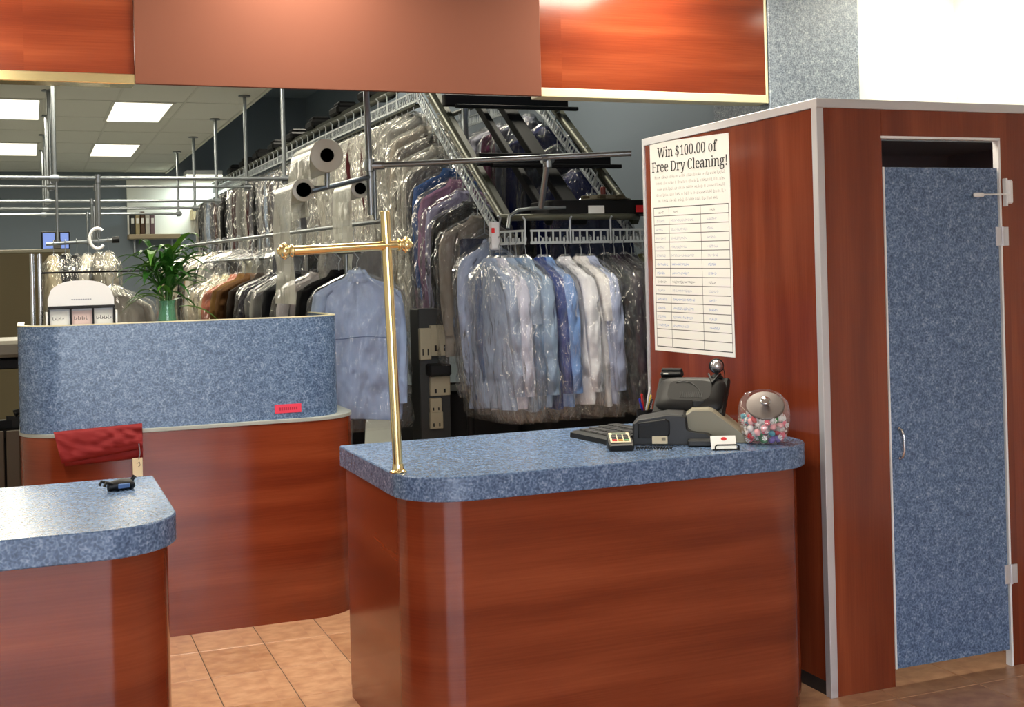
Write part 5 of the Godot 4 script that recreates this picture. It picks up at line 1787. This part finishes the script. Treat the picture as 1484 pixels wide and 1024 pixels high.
# ---------- far end of the work room ----------
func back_room() -> void:
	for q in [[1.62, -8.2, 0.9, "added dark canvas cart standing in for shade below the low garment rack"], [2.62, -7.75, 0.75, "added dark canvas cart standing in for shade under the conveyor ramp"], [3.38, -7.45, 0.75, "added dark canvas cart standing in for shade under the conveyor wheel"]]:  # added dark carts that stand in for the shade under the racks
		var lt := thing("added_dark_cart", q[3], "added cart", Vector3(q[0], 0, q[1]), "added carts standing in for shade under the racks")
		var ls := begin()
		var lr := []
		for p in [[0.14, 0.86], [0.5, 0.93], [0.97, 1.0]]:
			var row := PackedVector3Array()
			for v in rpoly([[Vector2(-q[2] / 2, -0.28) * p[1], 0.05], [Vector2(q[2] / 2, -0.28) * p[1], 0.05], [Vector2(q[2] / 2, 0.28) * p[1], 0.05], [Vector2(-q[2] / 2, 0.28) * p[1], 0.05]], 4): row.append(Vector3(q[0] + v.x, p[0], q[1] + v.y))
			lr.append(row)
		loft(ls, lr)
		part(lt, "canvas_bag", ls, mat("shade_canvas", Color(0.10, 0.105, 0.11), 0.85))
		ls = begin()
		var rim := []
		for p in lr[2]: rim.append(p)
		rim.append(lr[2][0])
		tube(ls, rim, 0.014, 6)
		part(lt, "rim", ls, M.black_steel)
		for sx in [-1.0, 1.0]:
			for sz in [-1.0, 1.0]:
				ls = begin()
				var wc := Vector3(q[0] + sx * (q[2] / 2 - 0.1), 0.04, q[1] + sz * 0.18)
				lathe(ls, [[0.006, -0.014], [0.036, -0.014], [0.04, -0.01], [0.04, 0.01], [0.036, 0.014], [0.006, 0.014]], 14, Transform3D(Basis(Vector3(0, 0, 1), PI / 2), wc))
				tube(ls, [wc, wc + Vector3(0, 0.11, 0)], 0.01, 6)
				part(lt, "castor", ls, M.black_plastic)
	# partition with a screen on top
	var a := px(0, 362, 2, -12.0); var b := px(97, 360, 2, -12.0)
	var t := thing("office_partition", "olive-brown fabric office partition with a pale top rail", "partition", Vector3(-0.8, 0, -12.0))
	var s := begin()
	bx(s, Vector3(-2.9, 0.05, -12.05), Vector3(b.x, a.y - 0.03, -12.0), 0.004)
	part(t, "fabric_panel", s, M.olive_panel)
	s = begin()
	bx(s, Vector3(-2.9, a.y - 0.03, -12.06), Vector3(b.x + 0.01, a.y, -11.99), 0.004)
	bx(s, Vector3(-2.9, 0.0, -12.06), Vector3(b.x + 0.01, 0.05, -11.99), 0.004)
	bx(s, Vector3(b.x, 0.0, -12.06), Vector3(b.x + 0.025, a.y, -11.99), 0.004)
	part(t, "frame", s, mat("partition_frame", Color(0.50, 0.48, 0.40), 0.5))
	var m0 := px(60, 362, 2, -12.02); var m1 := px(101, 335, 2, -12.02)
	t = thing("wall_monitor", "small black monitor with a bright blue-white picture above the olive partition", "monitor", Vector3((m0.x + m1.x) / 2, m0.y, -12.02))
	s = begin()
	bx(s, Vector3(m0.x, m0.y, -12.06), Vector3(m1.x, m1.y, -12.0), 0.006)
	part(t, "casing", s, M.black_plastic)
	var mid: float = lerpf(m0.x, m1.x, 0.55)
	for q in [[m0.x + 0.015, mid - 0.02], [mid + 0.03, m1.x - 0.012]]:
		s = begin()
		bx(s, Vector3(q[0], m0.y + 0.012, -12.0), Vector3(q[1], m1.y - 0.015, -11.996))
		part(t, "lit_screen", s, M.screen_glow, "glowing blue-white screen")
	s = begin()
	bx(s, Vector3(mid - 0.03, m0.y + 0.01, -12.0), Vector3(mid + 0.035, m0.y + 0.09, -11.993), 0.004)
	part(t, "picture_figure", s, mat("picture_grey", Color(0.4, 0.38, 0.36), 0.6))
	# lit white wall bay with shelf, binders, strip light
	O = Vector3.ZERO
	s = begin()
	bx(s, Vector3(1.41, 2.45, -19.6), Vector3(3.2, 3.30, -19.57))
	struct("wall_back_bay", s, M.white_wall)
	t = thing("wall_shelf", "pale wooden shelf on the far wall under the white bay", "shelf", Vector3(1.75, 2.42, -19.45))
	s = begin()
	bx(s, Vector3(1.40, 2.37, -19.57), Vector3(2.15, 2.44, -19.2), 0.006)
	part(t, "board", s, mat("pale_wood", Color(0.62, 0.56, 0.46), 0.6))
	s = begin()
	for x in [1.5, 2.05]: bx(s, Vector3(x - 0.015, 2.15, -19.57), Vector3(x + 0.015, 2.37, -19.5), 0.003)
	part(t, "bracket", s, M.zinc)
	var xx := 1.43
	var book_colors := [["dark", Color(0.10, 0.10, 0.09)], ["cream", Color(0.62, 0.56, 0.42)], ["brown", Color(0.30, 0.20, 0.12)], ["white", Color(0.74, 0.72, 0.68)], ["mauve", Color(0.42, 0.33, 0.36)]]
	for k in 5:
		var o := thing("binder", "%s ring binder standing on the far wall shelf" % book_colors[k][0], "binder", Vector3(xx + 0.035, 2.44, -19.4), "binders on the far shelf")
		s = begin()
		bx(s, Vector3(xx, 2.44, -19.5), Vector3(xx + 0.062, 2.44 + 0.30 + 0.02 * (k % 3), -19.25), 0.006)
		part(o, "cover", s, mat("binder_%s" % book_colors[k][0], book_colors[k][1], 0.6))
		s = begin()
		bx(s, Vector3(xx + 0.012, 2.6, -19.25), Vector3(xx + 0.05, 2.68, -19.247))
		part(o, "spine_label", s, M.paper)
		xx += 0.072
	var c0 := px(279, 318, 2, -19.3); var c1 := px(292, 302, 2, -19.3); var d0 := px(288, 326, 2, -19.25); var d1 := px(299, 303, 2, -19.25)
	t = thing("wall_box", "cream wall-mounted box with an orange label on the far wall", "box", Vector3(c1.x, c0.y, -19.4))
	s = begin()
	bx(s, Vector3(c0.x, c0.y, -19.57), Vector3(c1.x, c1.y, -19.3), 0.01)
	bx(s, Vector3(d0.x, d0.y, -19.57), Vector3(d1.x, d1.y, -19.25), 0.01)
	part(t, "case", s, mat("cream_case", Color(0.80, 0.72, 0.56), 0.5))
	s = begin()
	bx(s, Vector3(lerpf(d0.x, d1.x, 0.45), lerpf(d0.y, d1.y, 0.35), -19.25), Vector3(lerpf(d0.x, d1.x, 0.75), lerpf(d0.y, d1.y, 0.85), -19.246))
	part(t, "orange_label", s, mat("orange_print", Color(0.85, 0.42, 0.18), 0.6))
	var l0 := px(270, 256, 2, -19.2); var l1 := px(322, 252, 2, -19.2)
	t = thing("strip_light", "bright fluorescent strip light high on the far wall", "strip light", Vector3((l0.x + l1.x) / 2, l0.y, -19.3))
	s = begin()
	bx(s, Vector3(l0.x, l0.y + 0.03, -19.57), Vector3(l1.x, l0.y + 0.10, -19.15), 0.008)
	part(t, "housing", s, M.white_plastic)
	s = begin()
	tube(s, [Vector3(l0.x, l0.y, -19.2), Vector3(l1.x, l0.y, -19.2)], 0.03, 10)
	part(t, "tube_lamp", s, M.lamp_glow)
	var al := AreaLight3D.new()
	al.name = "strip_lamp"
	al.area_size = Vector2(l1.x - l0.x, 0.06)
	al.light_energy = 2.2
	al.light_color = Color(0.93, 1.0, 0.97)
	al.shadow_enabled = true
	al.area_range = 20.0
	al.position = Vector3(0, -0.04, 0.1)
	al.rotation.x = -PI / 2
	t.add_child(al)
	# shelving beside the back counter: beige top, dark desk things, slatted crate
	t = thing("side_shelving", "dark metal shelving with a beige top board beside the back counter", "shelving", Vector3(-0.6, 0, -8.0))
	s = begin()
	var y0 := px(12, 518, 2, -7.8).y; var y1 := px(12, 494, 2, -7.8).y
	bx(s, Vector3(-1.6, y0, -8.4), Vector3(0.22, y1, -7.8), 0.02)
	part(t, "top_board", s, M.beige_plastic)
	for q in [[535, 521], [635, 622]]:
		s = begin()
		bx(s, Vector3(-1.6, px(12, q[0], 2, -7.8).y, -8.4), Vector3(0.2, px(12, q[1], 2, -7.8).y, -7.82), 0.005)
		part(t, "shelf_board", s, M.black_steel)
	for x in [-1.58, 0.18]:
		for zz in [-8.38, -7.84]:
			s = begin()
			bx(s, Vector3(x - 0.015, 0, zz - 0.015), Vector3(x + 0.015, y0, zz + 0.015), 0.003)
			part(t, "post", s, M.black_steel)
	var sy := px(12, 622, 2, -7.8).y
	t = thing("desk_device", "dark desk telephone on the shelving beside the back counter", "telephone", Vector3(-0.02, sy, -7.95))
	s = begin()
	ext(s, [[-0.1, 0.0], [0.1, 0.0], [0.1, 0.03], [-0.1, 0.07]], -0.1, 0.1, 0.006, Transform3D(Basis(Vector3.UP, 1.2), Vector3(-0.02, sy, -7.95)))
	part(t, "base", s, M.grey_plastic)
	s = begin()
	tube(s, [Vector3(-0.10, sy + 0.085, -7.86), Vector3(-0.06, sy + 0.1, -7.87), Vector3(0.02, sy + 0.09, -7.89), Vector3(0.06, sy + 0.07, -7.9)], [0.022, 0.014, 0.014, 0.022], 10)
	part(t, "handset", s, M.black_plastic)
	t = thing("slatted_hamper", "grey-brown slatted laundry hamper below the shelving", "hamper", Vector3(-0.1, 0, -7.5))
	for k in 9:
		s = begin()
		bx(s, Vector3(-0.55 + k * 0.082, 0.03, -7.42), Vector3(-0.55 + k * 0.082 + 0.07, 0.92, -7.40), 0.004)
		part(t, "slat", s, mat("slat_grey", Color(0.33, 0.29, 0.24), 0.7))
	s = begin()
	bx(s, Vector3(-0.56, 0.0, -7.9), Vector3(0.20, 0.03, -7.38), 0.004)
	bx(s, Vector3(-0.56, 0.03, -7.9), Vector3(-0.54, 0.93, -7.42))
	bx(s, Vector3(0.18, 0.03, -7.9), Vector3(0.2, 0.93, -7.42))
	bx(s, Vector3(-0.56, 0.03, -7.9), Vector3(0.2, 0.93, -7.88))
	part(t, "frame", s, M.black_steel)
